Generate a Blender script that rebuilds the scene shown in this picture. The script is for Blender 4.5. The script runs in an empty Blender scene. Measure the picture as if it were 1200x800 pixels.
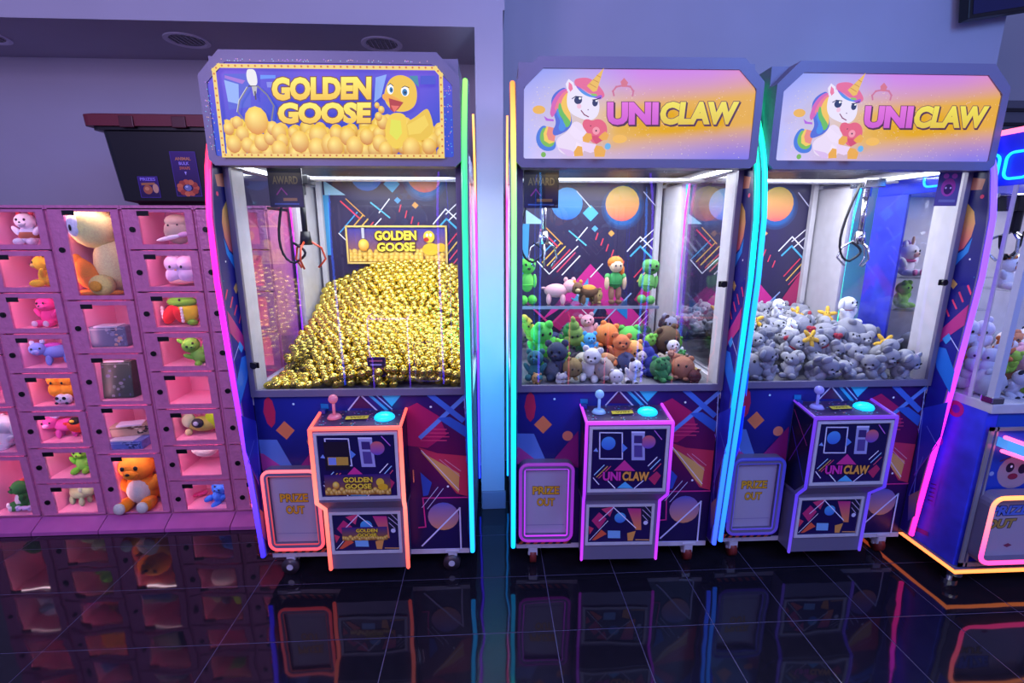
import bpy, bmesh, math, random
from mathutils import Vector, Matrix
from math import sin, cos, pi, radians, sqrt
random.seed(7)
S = bpy.context.scene; COL = S.collection

# ---------------------------------------------------------------- camera, world, lights, exposure
cam_d = bpy.data.cameras.new('camera'); cam = bpy.data.objects.new('camera', cam_d); COL.objects.link(cam)
cam_d.sensor_width = 36; cam_d.lens = 36*565.5/1200; cam_d.clip_start = .02
cam.location = (0, 0, 1.5)
cam.rotation_euler = (radians(90-12.84), 0, radians(-2.91))
S.camera = cam
S.view_settings.view_transform = 'Standard'; S.view_settings.look = 'None'
S.view_settings.exposure = 0.0; S.view_settings.gamma = 1.0; S.view_settings.use_curve_mapping = False
w = bpy.data.worlds.new('world'); S.world = w; w.use_nodes = True
w.node_tree.nodes['Background'].inputs[0].default_value = (.27, .27, .70, 1)
w.node_tree.nodes['Background'].inputs[1].default_value = .62
def area(name, loc, target, size, col, power, sy=None):
    l = bpy.data.lights.new(name, 'AREA'); l.energy = power; l.color = col; l.shape = 'RECTANGLE'
    l.size = size; l.size_y = sy or size
    o = bpy.data.objects.new(name, l); COL.objects.link(o); o.location = loc
    d = Vector(target)-Vector(loc); o.rotation_euler = d.to_track_quat('-Z', 'Y').to_euler(); return o
area('ceiling_light_purple', (-1.9, -.9, 2.55), (-1.6, 2.9, 1.9), 1.0, (.72, .54, 1.0), 40)
area('ceiling_light_violet', (.2, -.8, 3.4), (.3, 2.4, 1.2), 1.2, (.56, .52, 1.0), 34)
area('ceiling_light_blue', (2.2, -.4, 3.3), (2.3, 2.8, 1.6), 1.2, (.16, .38, 1.0), 62)

# ---------------------------------------------------------------- colour and material helpers
def lin(h):
    if isinstance(h, (tuple, list)): return tuple(h[:3])
    h = h.lstrip('#'); o = []
    for i in (0, 2, 4):
        c = int(h[i:i+2], 16)/255; o.append(c/12.92 if c <= .04045 else ((c+.055)/1.055)**2.4)
    return tuple(o)
def mix(a, b, t): return tuple(a[i]*(1-t)+b[i]*t for i in range(3))
MATS = {}
def mat(name, col='#808080', rough=.5, metal=0., emit=0., ecol=None, noise=0., nscale=40., bump=0., bscale=80., spec=.5, ior=None, coat=0.):
    if name in MATS: return MATS[name]
    m = bpy.data.materials.new(name); m.use_nodes = True; nt = m.node_tree; b = nt.nodes['Principled BSDF']
    c = lin(col); b.inputs['Base Color'].default_value = (*c, 1); b.inputs['Roughness'].default_value = rough
    b.inputs['Metallic'].default_value = metal; b.inputs['Specular IOR Level'].default_value = spec
    if ior: b.inputs['IOR'].default_value = ior
    if coat: b.inputs['Coat Weight'].default_value = coat
    if emit:
        b.inputs['Emission Color'].default_value = (*lin(ecol or col), 1); b.inputs['Emission Strength'].default_value = emit
    if noise or bump:
        tc = nt.nodes.new('ShaderNodeTexCoord'); nz = nt.nodes.new('ShaderNodeTexNoise'); nz.inputs['Scale'].default_value = nscale
        nt.links.new(tc.outputs['Object'], nz.inputs['Vector'])
        if noise:
            r = nt.nodes.new('ShaderNodeValToRGB'); r.color_ramp.elements[0].position = .3; r.color_ramp.elements[1].position = .7
            r.color_ramp.elements[0].color = (*[x*(1-noise) for x in c], 1); r.color_ramp.elements[1].color = (*[min(1, x*(1+noise)) for x in c], 1)
            nt.links.new(nz.outputs[0], r.inputs[0]); nt.links.new(r.outputs[0], b.inputs['Base Color'])
        if bump:
            n2 = nt.nodes.new('ShaderNodeTexNoise'); n2.inputs['Scale'].default_value = bscale; nt.links.new(tc.outputs['Object'], n2.inputs['Vector'])
            bp = nt.nodes.new('ShaderNodeBump'); bp.inputs['Strength'].default_value = bump; bp.inputs['Distance'].default_value = .01
            nt.links.new(n2.outputs[0], bp.inputs['Height']); nt.links.new(bp.outputs[0], b.inputs['Normal'])
    MATS[name] = m; return m
def attr_mat(name, emit=0., rough=.35):
    if name in MATS: return MATS[name]
    m = bpy.data.materials.new(name); m.use_nodes = True; nt = m.node_tree; b = nt.nodes['Principled BSDF']
    a = nt.nodes.new('ShaderNodeVertexColor'); a.layer_name = 'Col'
    b.inputs['Roughness'].default_value = rough
    if emit:
        nt.links.new(a.outputs[0], b.inputs['Emission Color']); b.inputs['Emission Strength'].default_value = emit
        b.inputs['Base Color'].default_value = (.02, .02, .02, 1)
    else: nt.links.new(a.outputs[0], b.inputs['Base Color'])
    MATS[name] = m; return m
def glass_mat(name, tint=(.97, .98, 1), ior=1.45, rough=.01):
    m = bpy.data.materials.new(name); m.use_nodes = True; nt = m.node_tree; nt.nodes.clear()
    o = nt.nodes.new('ShaderNodeOutputMaterial'); mx = nt.nodes.new('ShaderNodeMixShader'); t = nt.nodes.new('ShaderNodeBsdfTransparent')
    g = nt.nodes.new('ShaderNodeBsdfGlossy'); f = nt.nodes.new('ShaderNodeFresnel'); ge = nt.nodes.new('ShaderNodeNewGeometry'); mp = nt.nodes.new('ShaderNodeMapRange')
    mp.inputs['To Min'].default_value = ior; mp.inputs['To Max'].default_value = 1/ior; nt.links.new(ge.outputs['Backfacing'], mp.inputs['Value']); nt.links.new(mp.outputs[0], f.inputs[0])
    t.inputs[0].default_value = (*tint, 1); g.inputs['Roughness'].default_value = rough
    nt.links.new(f.outputs[0], mx.inputs[0]); nt.links.new(t.outputs[0], mx.inputs[1]); nt.links.new(g.outputs[0], mx.inputs[2]); nt.links.new(mx.outputs[0], o.inputs[0])
    MATS[name] = m; return m
GLASS = glass_mat('clear_glass'); ACRYL = glass_mat('acrylic', (.93, .95, .98), 1.5, .03)
PRINT = attr_mat('printed_vinyl'); LIT = attr_mat('backlit_print', 1.02, .5); NEON = attr_mat('neon', 2.8); NEON_R = attr_mat('rear_neon', 4); NEON_T = attr_mat('trim_neon', 1.0)
ALU = mat('lavender_powder_coat', '#77728c', .42, .15, bump=.05, bscale=300)
WHITE = mat('white_post', '#c9c6cf', .45, 0, noise=.06, nscale=20)
DARK = mat('dark_cabinet', '#14122c', .4)
BLACK = mat('black_plastic', '#08080a', .4)
CHROME = mat('chrome', '#c8c8d0', .18, 1)
RUBBER = mat('caster_tread', '#7a2a24', .4); CASTER = mat('bright_zinc', '#d4d4e0', .35, .2)

# ---------------------------------------------------------------- geometry helpers
class MB:
    def __init__(s): s.b = bmesh.new()
    def box(s, lo, hi, bev=0):
        r = bmesh.ops.create_cube(s.b, size=1); V = r['verts']
        for v in V: v.co = Vector([lo[i]+(hi[i]-lo[i])*(v.co[i]+.5) for i in range(3)])
        if bev:
            E = list({e for v in V for e in v.link_edges}); bmesh.ops.bevel(s.b, geom=E, offset=bev, segments=2, affect='EDGES', profile=.6)
        return s
    def sph(s, c, r, rot=None, u=12, v=8):
        R = (r, r, r) if isinstance(r, (int, float)) else r
        M = Matrix.Translation(c)@(Matrix.Rotation(rot[0], 4, rot[1]) if rot else Matrix())@Matrix.Diagonal((*R, 1))
        bmesh.ops.create_uvsphere(s.b, u_segments=u, v_segments=v, radius=1, matrix=M); return s
    def cyl(s, p, q, r, r2=None, n=14):
        p, q = Vector(p), Vector(q); d = q-p
        M = Matrix.Translation((p+q)/2)@d.to_track_quat('Z', 'Y').to_matrix().to_4x4()
        bmesh.ops.create_cone(s.b, cap_ends=True, segments=n, radius1=r, radius2=r if r2 is None else r2, depth=d.length, matrix=M); return s
    def prism(s, pts, a, c, axis='x', bev=0):
        f = {'x': lambda p, t: (t, p[0], p[1]), 'y': lambda p, t: (p[0], t, p[1]), 'z': lambda p, t: (p[0], p[1], t)}[axis]
        A = [s.b.verts.new(f(p, a)) for p in pts]; B = [s.b.verts.new(f(p, c)) for p in pts]; n = len(pts)
        fs = [s.b.faces.new(A[::-1]), s.b.faces.new(B)]+[s.b.faces.new((A[i], A[(i+1) % n], B[(i+1) % n], B[i])) for i in range(n)]
        bmesh.ops.recalc_face_normals(s.b, faces=fs)
        if bev: bmesh.ops.bevel(s.b, geom=list({e for g in fs for e in g.edges}), offset=bev, segments=2, affect='EDGES')
        return s
    def ring(s, outer, inner, a, c, axis='y'):
        f = {'y': lambda p, t: (p[0], t, p[1]), 'x': lambda p, t: (t, p[0], p[1])}[axis]; n = len(outer)
        L = [[s.b.verts.new(f(p, t)) for p in q] for q, t in ((outer, a), (inner, a), (outer, c), (inner, c))]
        fs = []
        for i in range(n):
            j = (i+1) % n
            for P, Q in ((0, 1), (2, 3), (0, 2), (1, 3)): fs.append(s.b.faces.new((L[P][i], L[P][j], L[Q][j], L[Q][i])))
        bmesh.ops.recalc_face_normals(s.b, faces=fs); return s
    def tube(s, path, r, n=8, closed=False):
        P = [Vector(p) for p in path]; m = len(P); rings = []
        for i, p in enumerate(P):
            a = P[i-1] if (i or closed) else p; b = P[(i+1) % m] if (i < m-1 or closed) else p
            d = (b-a).normalized(); q = d.to_track_quat('Z', 'Y').to_matrix()
            rings.append([s.b.verts.new(p+q@Vector((r*cos(2*pi*k/n), r*sin(2*pi*k/n), 0))) for k in range(n)])
        fs = []
        for i in range(m if closed else m-1):
            A, B = rings[i], rings[(i+1) % m]
            # match the ring offset that twists least
            o = min(range(n), key=lambda t: (A[0].co-B[t].co).length)
            for k in range(n): fs.append(s.b.faces.new((A[k], A[(k+1) % n], B[(k+1+o) % n], B[(k+o) % n])))
        if not closed: fs += [s.b.faces.new(rings[0][::-1]), s.b.faces.new(rings[-1])]
        bmesh.ops.recalc_face_normals(s.b, faces=fs); return s
    def build(s, name, m, parent=None, smooth=False, kind=None, colf=None):
        me = bpy.data.meshes.new(name); s.b.to_mesh(me); s.b.free()
        if smooth: me.shade_smooth()
        me.materials.append(m)
        if colf:
            ca = me.color_attributes.new('Col', 'FLOAT_COLOR', 'POINT')
            for i, v in enumerate(me.vertices): ca.data[i].color = (*colf(v.co), 1)
        return link(name, me, parent, kind)
def link(name, me, parent=None, kind=None):
    o = bpy.data.objects.new(name, me); COL.objects.link(o)
    if parent: o.parent = parent
    if kind: o['kind'] = kind
    return o
def tag(o, label, cat, group=None):
    o['label'] = label; o['category'] = cat
    if group: o['group'] = group
    return o
def thing(name, label, cat, loc=(0, 0, 0), rz=0, group=None):
    o = bpy.data.objects.new(name, None); COL.objects.link(o); o.location = loc; o.rotation_euler = (0, 0, rz); o.empty_display_size = .1
    return tag(o, label, cat, group)

# ---------------------------------------------------------------- flat print (vinyl artwork), drawn as layered coloured faces
FONT = {}
def text_mesh(txt, off):
    k = (txt, off)
    if k not in FONT:
        cu = bpy.data.curves.new('t', 'FONT'); cu.body = txt; cu.offset = off; cu.resolution_u = 3
        o = bpy.data.objects.new('t', cu); COL.objects.link(o); dg = bpy.context.evaluated_depsgraph_get()
        me = bpy.data.meshes.new_from_object(o.evaluated_get(dg))
        V = [(v.co.x, v.co.y) for v in me.vertices]; F = [tuple(p.vertices) for p in me.polygons]
        bpy.data.objects.remove(o); bpy.data.meshes.remove(me); bpy.data.curves.remove(cu); FONT[k] = (V, F)
    return FONT[k]
class Art:
    """plane 'y': (u,v)->(u, y0, v) seen from -y ; plane 'x+': (u,v)->(x0,u,v) ; step = layer direction"""
    def __init__(s, mp, bounds=None): s.mp = mp; s.V = []; s.F = []; s.C = []; s.n = 0; s.bd = bounds
    def face(s, pts, cols):
        if s.bd:
            pts, cols = clip(pts, cols, s.bd)
            if len(pts) < 3: return
        i = len(s.V); s.V += [s.mp(u, v, s.n) for u, v in pts]; s.F.append(tuple(range(i, i+len(pts)))); s.C += [tuple(c) for c in cols]
    def poly(s, pts, col): s.n += 1; c = lin(col); s.face(pts, [c]*len(pts))
    def gpoly(s, pts, c0, c1):
        s.n += 1; a, b = lin(c0), lin(c1); hi = max(p[1] for p in pts); lo = min(p[1] for p in pts)
        s.face(pts, [mix(a, b, (hi-p[1])/(hi-lo+1e-9)) for p in pts])
    def line(s, pts, col, wd):
        s.n += 1; c = lin(col)
        for p, q in zip(pts, pts[1:]):
            p, q = Vector(p), Vector(q); d = (q-p); 
            if d.length < 1e-6: continue
            d = d.normalized()*wd/2; n = Vector((-d.y, d.x)); s.face([tuple(p-d+n), tuple(p-d-n), tuple(q+d-n), tuple(q+d+n)], [c]*4)
    def disc(s, c, r, col, n=18):
        s.poly([(c[0]+r[0]*cos(2*pi*k/n), c[1]+r[1]*sin(2*pi*k/n)) for k in range(n)], col)
    def gdisc(s, c, r, c0, c1, n=10):
        s.n += 1; a, b = lin(c0), lin(c1)
        for k in range(n):
            t0, t1 = pi*k/n, pi*(k+1)/n; z0, z1 = cos(t0), cos(t1); x0, x1 = sin(t0), sin(t1)
            P = [(c[0]-r*x0, c[1]+r*z0), (c[0]-r*x1, c[1]+r*z1), (c[0]+r*x1, c[1]+r*z1), (c[0]+r*x0, c[1]+r*z0)]
            s.face(P, [mix(a, b, k/n), mix(a, b, (k+1)/n), mix(a, b, (k+1)/n), mix(a, b, k/n)])
    def egg(s, c, r, c0, c1, n=12):
        s.n += 1; a, b = lin(c0), lin(c1); w_ = (1, 1, .75); hl = (c[0]-r*.25, c[1]+r*.35)
        R = [(c[0]+r*cos(2*pi*k/n), c[1]+r*1.15*sin(2*pi*k/n)) for k in range(n)]
        for k in range(n):
            j = (k+1) % n; s.face([hl, R[k], R[j]], [mix(a, lin('#fff0a0'), .5), mix(a, b, .62-.38*sin(2*pi*k/n)), mix(a, b, .62-.38*sin(2*pi*j/n))])
    def grid(s, u0, u1, v0, v1, nu, nv, f, chamf=None):
        s.n += 1
        for i in range(nu):
            for j in range(nv):
                P = [(u0+(u1-u0)*a/nu, v0+(v1-v0)*b/nv) for a, b in ((i, j), (i+1, j), (i+1, j+1), (i, j+1))]
                s.face(P, [f((p[0]-u0)/(u1-u0), (p[1]-v0)/(v1-v0)) for p in P])
    def text(s, txt, quad, col, off=.03, col2=None, ref=.045):
        """quad: left-bottom, right-bottom, left-top of the lettering"""
        s.n += 1; V, F = text_mesh(txt, off); V0, _ = text_mesh(txt, ref)
        xs = [p[0] for p in V0]; ys = [p[1] for p in V0]; x0, x1, y0, y1 = min(xs), max(xs), min(ys), max(ys)
        o, a, b = (Vector(q) for q in quad); c = lin(col); c2 = lin(col2) if col2 else c
        P = []; Cc = []
        for x, y in V:
            u, v = (x-x0)/(x1-x0), (y-y0)/(y1-y0); P.append(tuple(o+(a-o)*u+(b-o)*v)); Cc.append(mix(c2, c, min(1, max(0, v))))
        i = len(s.V); s.V += [s.mp(u, v, s.n) for u, v in P]; s.C += Cc; s.F += [tuple(i+k for k in f) for f in F]
    def draw(s, L, smooth=False):
        for sh in L:
            k, c, P = sh[:3]
            if k == 'poly': s.poly(chaikin(P) if len(P) > 6 and smooth else P, c)
            elif k == 'gpoly': s.gpoly(P, *c.split('>'))
            elif k == 'line': s.line(P, c, sh[3])
            elif k == 'disc': r = math.dist(P[0], P[1]); s.disc(P[0], (r, r), c)
            elif k == 'ell': s.disc(P[0], (math.dist(P[0], P[1]), math.dist(P[0], P[2])), c)
            elif k == 'gdisc': s.gdisc(P[0], math.dist(P[0], P[1]), *c.split('>'))
            elif k == 'egg': s.egg(P[0], math.dist(P[0], P[1]), *c.split('>'))
    def build(s, name, parent=None, m=None, label=None):
        me = bpy.data.meshes.new(name); me.from_pydata([tuple(v) for v in s.V], [], s.F); me.materials.append(m or PRINT)
        ca = me.color_attributes.new('Col', 'FLOAT_COLOR', 'POINT')
        for i, c in enumerate(s.C): ca.data[i].color = (*c, 1)
        o = link(name, me, parent)
        if label: o['label'] = label
        return o
def chaikin(P, n=2):
    for _ in range(n):
        Q = []
        for a, b in zip(P, P[1:]+P[:1]): Q += [(a[0]*.75+b[0]*.25, a[1]*.75+b[1]*.25), (a[0]*.25+b[0]*.75, a[1]*.25+b[1]*.75)]
        P = Q
    return P
def clip(pts, cols, bd):
    u0, u1, v0, v1 = bd
    for ax, lim, sg in ((0, u0, 1), (0, u1, -1), (1, v0, 1), (1, v1, -1)):
        P, Q = [], []; n = len(pts)
        for i in range(n):
            a, b = pts[i], pts[(i+1) % n]; ca, cb = cols[i], cols[(i+1) % n]; da, db = sg*(a[ax]-lim), sg*(b[ax]-lim)
            if da >= 0: P.append(a); Q.append(ca)
            if (da >= 0) != (db >= 0):
                t = da/(da-db); P.append((a[0]+(b[0]-a[0])*t, a[1]+(b[1]-a[1])*t)); Q.append(mix(ca, cb, t))
        pts, cols = P, Q
        if len(pts) < 3: return [], []
    return pts, cols
EPS = .00012
def on_y(y0, dx=0): return lambda u, v, n: (u+dx, y0-EPS*n, v)
def on_x(x0, sg): return lambda u, v, n: (x0+sg*EPS*n, u, v)
LOW=[('poly','#c02850',[(-0.379,0.837),(-0.363,0.818),(-0.355,0.769),(-0.362,0.719),(-0.378,0.699),(-0.394,0.719),(-0.404,0.77),(-0.395,0.819)]),
('poly','#e08050',[(-0.323,0.728),(-0.284,0.686),(-0.322,0.645),(-0.362,0.687)]),
('disc','#e08868',[(-0.215,0.633),(-0.192,0.632)]),
('poly','#5a80c8',[(-0.468,0.648),(-0.362,0.645),(-0.301,0.5),(-0.468,0.539)]),
('poly','#b04090',[(-0.468,0.591),(-0.425,0.582),(-0.328,0.5),(-0.468,0.504)]),
('poly','#501850',[(-0.052,0.782),(-0.006,0.836),(0.048,0.78)]),
('line','#d8d8f0',[(-0.054,0.774),(-0.001,0.839),(0.067,0.766)],0.006),
('line','#40b0e0',[(0.025,0.85),(0.104,0.771)],0.012),
('line','#a8c0f0',[(0.051,0.85),(0.125,0.776)],0.005),
('poly','#40c8e8',[(0.078,0.846),(0.174,0.844),(0.126,0.787)]),
('poly','#b82060',[(0.148,0.759),(0.231,0.802),(0.322,0.739),(0.351,0.658),(0.268,0.597),(0.179,0.61)]),
('line','#e04070',[(0.264,0.683),(0.349,0.681)],0.005),
('line','#e04070',[(0.252,0.666),(0.357,0.664)],0.005),
('line','#e04070',[(0.244,0.649),(0.359,0.647)],0.005),
('line','#e04070',[(0.241,0.632),(0.348,0.63)],0.005),
('poly','#d03858',[(0.229,0.601),(0.309,0.572),(0.435,0.557),(0.435,0.365),(0.386,0.379)]),
('poly','#e8b060',[(0.238,0.58),(0.4,0.475),(0.395,0.382),(0.348,0.435)]),
('line','#f0e0e0',[(0.241,0.586),(0.396,0.397)],0.004),
('line','#e0a0b0',[(0.317,0.543),(0.401,0.463)],0.003),
('line','#e0a0b0',[(0.339,0.542),(0.406,0.487)],0.003),
('line','#6898e8',[(0.242,0.649),(0.428,0.824)],0.018),
('line','#4878d8',[(0.29,0.834),(0.416,0.726)],0.024),
('poly','#3868c8',[(0.312,0.733),(0.429,0.645),(0.436,0.691),(0.366,0.738)]),
('line','#c0d0ff',[(0.429,0.815),(0.451,0.359)],0.004),
('line','#e03890',[(0.238,0.361),(0.454,0.361)],0.006),
('line','#e03890',[(0.238,0.361),(0.245,0.219),(0.215,0.217)],0.006),
('line','#d8d8f8',[(0.305,0.412),(0.233,0.316)],0.003),
('line','#d8d8f8',[(0.328,0.405),(0.256,0.309)],0.003),
('gdisc','#4060c8>#e89850',[(0.325,0.27),(0.32,0.338)]),
('line','#e0e0ff',[(0.226,0.125),(0.398,0.309),(0.399,0.106)],0.007),
('line','#c0c0f0',[(0.236,0.107),(0.457,0.104)],0.004),
('line','#8898d8',[(0.427,0.782),(0.509,0.514)],0.003),
('line','#8848c8',[(0.441,0.516),(0.494,0.655)],0.003),
('line','#8848c8',[(0.43,0.634),(0.521,0.393)],0.003),
('disc','#c0f0ff',[(-0.276,0.804),(-0.271,0.804)]),
('disc','#ffffff',[(0.288,0.784),(0.293,0.784)]),
('poly','#1888c8',[(-0.166,0.804),(-0.134,0.803),(-0.133,0.781),(-0.165,0.782)]),
('disc','#f070a0',[(-0.239,0.504),(-0.234,0.504)]),
('poly','#8a2070',[(-0.285,0.511),(-0.17,0.658),(-0.164,0.484)]),
('poly','#3858c0',[(0.232,0.486),(0.28,0.436),(0.262,0.376),(0.24,0.371)]),
('disc','#ffffff',[(0.349,0.416),(0.354,0.416)])]
BACK=[('gdisc','#f0e060>#f04868',[(0.203,1.656),(0.198,1.754)]),
('gdisc','#58b8f0>#2858c8',[(-0.117,1.655),(-0.119,1.745)]),
('gdisc','#e85060>#d04890',[(0.279,1.887),(0.274,1.974)]),
('poly','#58b8e8',[(0.019,1.649),(0.066,1.603),(0.022,1.557),(-0.025,1.603)]),
('line','#d0d8f0',[(-0.062,1.723),(0.019,1.636)],0.006),
('line','#c8c8e8',[(0.323,1.721),(0.434,1.604)],0.006),
('poly','#e0a050',[(0.145,1.508),(0.166,1.489),(0.147,1.47),(0.127,1.489)]),
('poly','#60a8e0',[(0.048,1.534),(0.068,1.516),(0.049,1.497),(0.029,1.516)]),
('poly','#a8d8f0',[(-0.354,1.622),(-0.238,1.543),(-0.353,1.543)]),
('poly','#48a0d8',[(-0.394,1.543),(-0.333,1.543),(-0.345,1.212),(-0.393,1.213)]),
('poly','#d03090',[(0.03,1.314),(0.422,0.914),(0.203,0.916),(0.049,1.182),(-0.174,1.028),(-0.258,0.972)]),
('poly','#58a0d0',[(0.019,1.231),(0.033,1.026),(0.096,1.069),(0.042,0.969),(-0.13,0.999)]),
('line','#50a8e0',[(-0.283,1.341),(-0.181,1.449)],0.007),
('line','#e8b850',[(-0.254,1.323),(-0.152,1.431)],0.007),
('line','#f0c860',[(-0.225,1.305),(-0.123,1.413)],0.007),
('line','#e05060',[(-0.196,1.287),(-0.094,1.395)],0.007),
('line','#e05878',[(-0.166,1.268),(-0.064,1.377)],0.007),
('line','#f0e8f0',[(-0.136,1.25),(-0.035,1.359)],0.007),
('line','#f0f0ff',[(-0.29,1.334),(-0.213,1.254),(-0.049,1.415)],0.006),
('line','#f04860',[(-0.267,1.509),(-0.167,1.415)],0.008),
('line','#e8a850',[(-0.237,1.522),(-0.14,1.429)],0.006),
('line','#f0f0ff',[(-0.057,1.449),(0.003,1.522)],0.006),
('line','#60c0e0',[(-0.1,1.502),(-0.001,1.422)],0.008),
('line','#f0f0ff',[(0.245,1.387),(0.317,1.469),(0.399,1.394)],0.007),
('line','#50b8e8',[(0.267,1.36),(0.32,1.415),(0.395,1.346)],0.01),
('line','#f0f0ff',[(0.319,1.442),(0.392,1.509)],0.006),
('line','#f0f0ff',[(0.335,1.408),(0.408,1.475)],0.006),
('line','#e04060',[(0.295,1.236),(0.381,1.339)],0.007),
('line','#e8c060',[(0.314,1.21),(0.4,1.314)],0.007),
('line','#e05070',[(0.332,1.185),(0.418,1.289)],0.007),
('line','#e05070',[(0.351,1.159),(0.437,1.264)],0.007),
('line','#d04878',[(0.37,1.134),(0.456,1.239)],0.007),
('line','#e04860',[(0.066,1.489),(0.056,1.455)],0.007),
('line','#e04860',[(0.098,1.457),(0.088,1.423)],0.007),
('line','#e04860',[(0.13,1.424),(0.12,1.39)],0.007),
('line','#e04860',[(0.162,1.392),(0.152,1.358)],0.007),
('line','#e04860',[(0.194,1.359),(0.184,1.325)],0.007),
('line','#e04860',[(0.227,1.326),(0.217,1.291)],0.007),
('line','#f0f0ff',[(0.033,1.237),(0.101,1.313)],0.006),
('line','#a0b8e8',[(0.087,0.93),(0.279,1.137)],0.008),
('poly','#2880c8',[(0.198,1.038),(0.259,1.109),(0.266,0.98)]),
('poly','#a82868',[(-0.201,0.955),(-0.047,1.076),(0.082,1.075),(-0.013,0.909),(-0.099,0.881)]),
('line','#e8e8f8',[(-0.01,1.04),(0.162,0.878)],0.005),
('poly','#202048',[(0.014,0.953),(0.084,1.01),(0.158,0.951)]),
('line','#20b8c8',[(-0.076,1.111),(0.025,1.054)],0.006),
('line','#c0d8f0',[(-0.049,1.139),(0.025,1.061)],0.006),
('line','#f0f0f0',[(0.29,0.936),(0.399,1.058)],0.005),
('line','#f0f0f0',[(0.311,0.918),(0.42,1.04)],0.005),
('line','#f0f0f0',[(0.332,0.9),(0.441,1.023)],0.005),
('line','#f0f0f0',[(0.354,0.882),(0.463,1.005)],0.005),
('line','#f0f0f0',[(0.376,0.864),(0.485,0.988)],0.005)]
WING=[('poly','#e0906a',[(0.006,1.713),(-0.066,1.699),(-0.06,1.66),(0.007,1.662)]),
('gpoly','#e8c050>#e04070',[(0.014,1.617),(-0.016,1.608),(-0.047,1.577),(-0.061,1.532),(-0.056,1.479),(-0.034,1.433),(0.014,1.404)]),
('poly','#2888d8',[(0.012,1.396),(-0.036,1.426),(-0.062,1.476),(-0.057,1.419),(-0.025,1.378),(0.004,1.337)]),
('disc','#ff5070',[(-0.067,1.633),(-0.075,1.632)]),
('disc','#ffffff',[(-0.07,1.391),(-0.074,1.391)]),
('poly','#e0b060',[(-0.017,1.307),(-0.04,1.288),(-0.026,1.265),(-0.005,1.284)]),
('line','#f04070',[(-0.086,1.285),(-0.104,1.256)],0.008),
('line','#f04070',[(-0.056,1.254),(-0.077,1.222)],0.008),
('line','#f04070',[(-0.034,1.219),(-0.056,1.19)],0.008),
('line','#f04070',[(-0.008,1.187),(-0.03,1.154)],0.008),
('poly','#c83088',[(-0.116,1.227),(-0.132,1.156),(-0.013,1.033),(-0.002,1.082)]),
('poly','#40a0e8',[(-0.022,1.052),(-0.047,1.083),(-0.064,1.062),(-0.044,1.034)]),
('line','#d0d0ff',[(-0.059,1.065),(-0.134,0.989)],0.004),
('poly','#2878e0',[(0.0,0.987),(-0.012,1.016),(-0.048,1.016),(-0.129,0.897),(-0.132,0.806),(-0.023,0.924)]),
('poly','#28a0d8',[(-0.102,1.322),(-0.114,1.338),(-0.122,1.301)]),
('poly','#3038c8',[(0.006,0.727),(-0.133,0.814),(-0.124,0.696),(-0.023,0.403)]),
('line','#7080f0',[(-0.002,0.718),(-0.048,0.223)],0.004),
('line','#7080f0',[(-0.035,0.658),(-0.143,0.552)],0.004),
('line','#9040d0',[(-0.021,0.415),(-0.097,0.601)],0.004),
('gpoly','#c08070>#5040b0',[(-0.016,0.308),(-0.06,0.36),(-0.066,0.234),(-0.035,0.188)]),
('line','#6060e0',[(-0.046,0.516),(-0.016,0.308)],0.004)]
BOX=[('line','#e0e0f8',[(-0.12,0.712),(-0.029,0.71),(-0.023,0.596),(-0.116,0.598),(-0.12,0.712)],0.005),
('gdisc','#58a8e8>#3860d0',[(-0.083,0.665),(-0.085,0.694)]),
('poly','#a8a8d8',[(0.008,0.712),(0.062,0.711),(0.07,0.589),(0.015,0.59)]),
('gdisc','#e87050>#4048c0',[(0.08,0.669),(0.078,0.698)]),
('poly','#e0e0ff',[(0.008,0.716),(0.062,0.715),(0.063,0.708),(0.008,0.709)]),
('poly','#403070',[(0.02,0.698),(0.053,0.697),(0.055,0.664),(0.021,0.665)]),
('poly','#584890',[(0.022,0.656),(0.055,0.655),(0.059,0.603),(0.025,0.604)]),
('poly','#6090e0',[(-0.027,0.666),(-0.004,0.644),(-0.025,0.624)]),
('poly','#88a8e8',[(-0.143,0.632),(-0.132,0.647),(-0.123,0.629)]),
('poly','#d83890',[(-0.014,0.591),(0.033,0.542),(-0.056,0.545)]),
('poly','#c03060',[(0.122,0.54),(0.141,0.52),(0.117,0.477),(0.089,0.507)]),
('line','#e8e8f8',[(-0.139,0.513),(-0.115,0.484)],0.004),
('line','#e8b850',[(-0.125,0.518),(-0.083,0.564)],0.004),
('line','#e05070',[(-0.116,0.513),(-0.07,0.564)],0.004),
('line','#a0d0f0',[(-0.135,0.528),(-0.097,0.57)],0.004),
('line','#f0f0f8',[(0.085,0.565),(0.118,0.602)],0.004),
('line','#a0d0f0',[(0.095,0.55),(0.132,0.592)],0.004),
('line','#e05070',[(0.109,0.54),(0.136,0.573)],0.004),
('poly','#58b8e8',[(-0.039,0.467),(0.028,0.465),(-0.007,0.495)]),
('line','#f0f0f8',[(-0.085,0.507),(-0.048,0.467)],0.004),
('line','#e0e0f8',[(0.033,0.465),(0.067,0.498)],0.004),
('line','#c070d0',[(0.101,0.719),(0.132,0.681)],0.004)]
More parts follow.
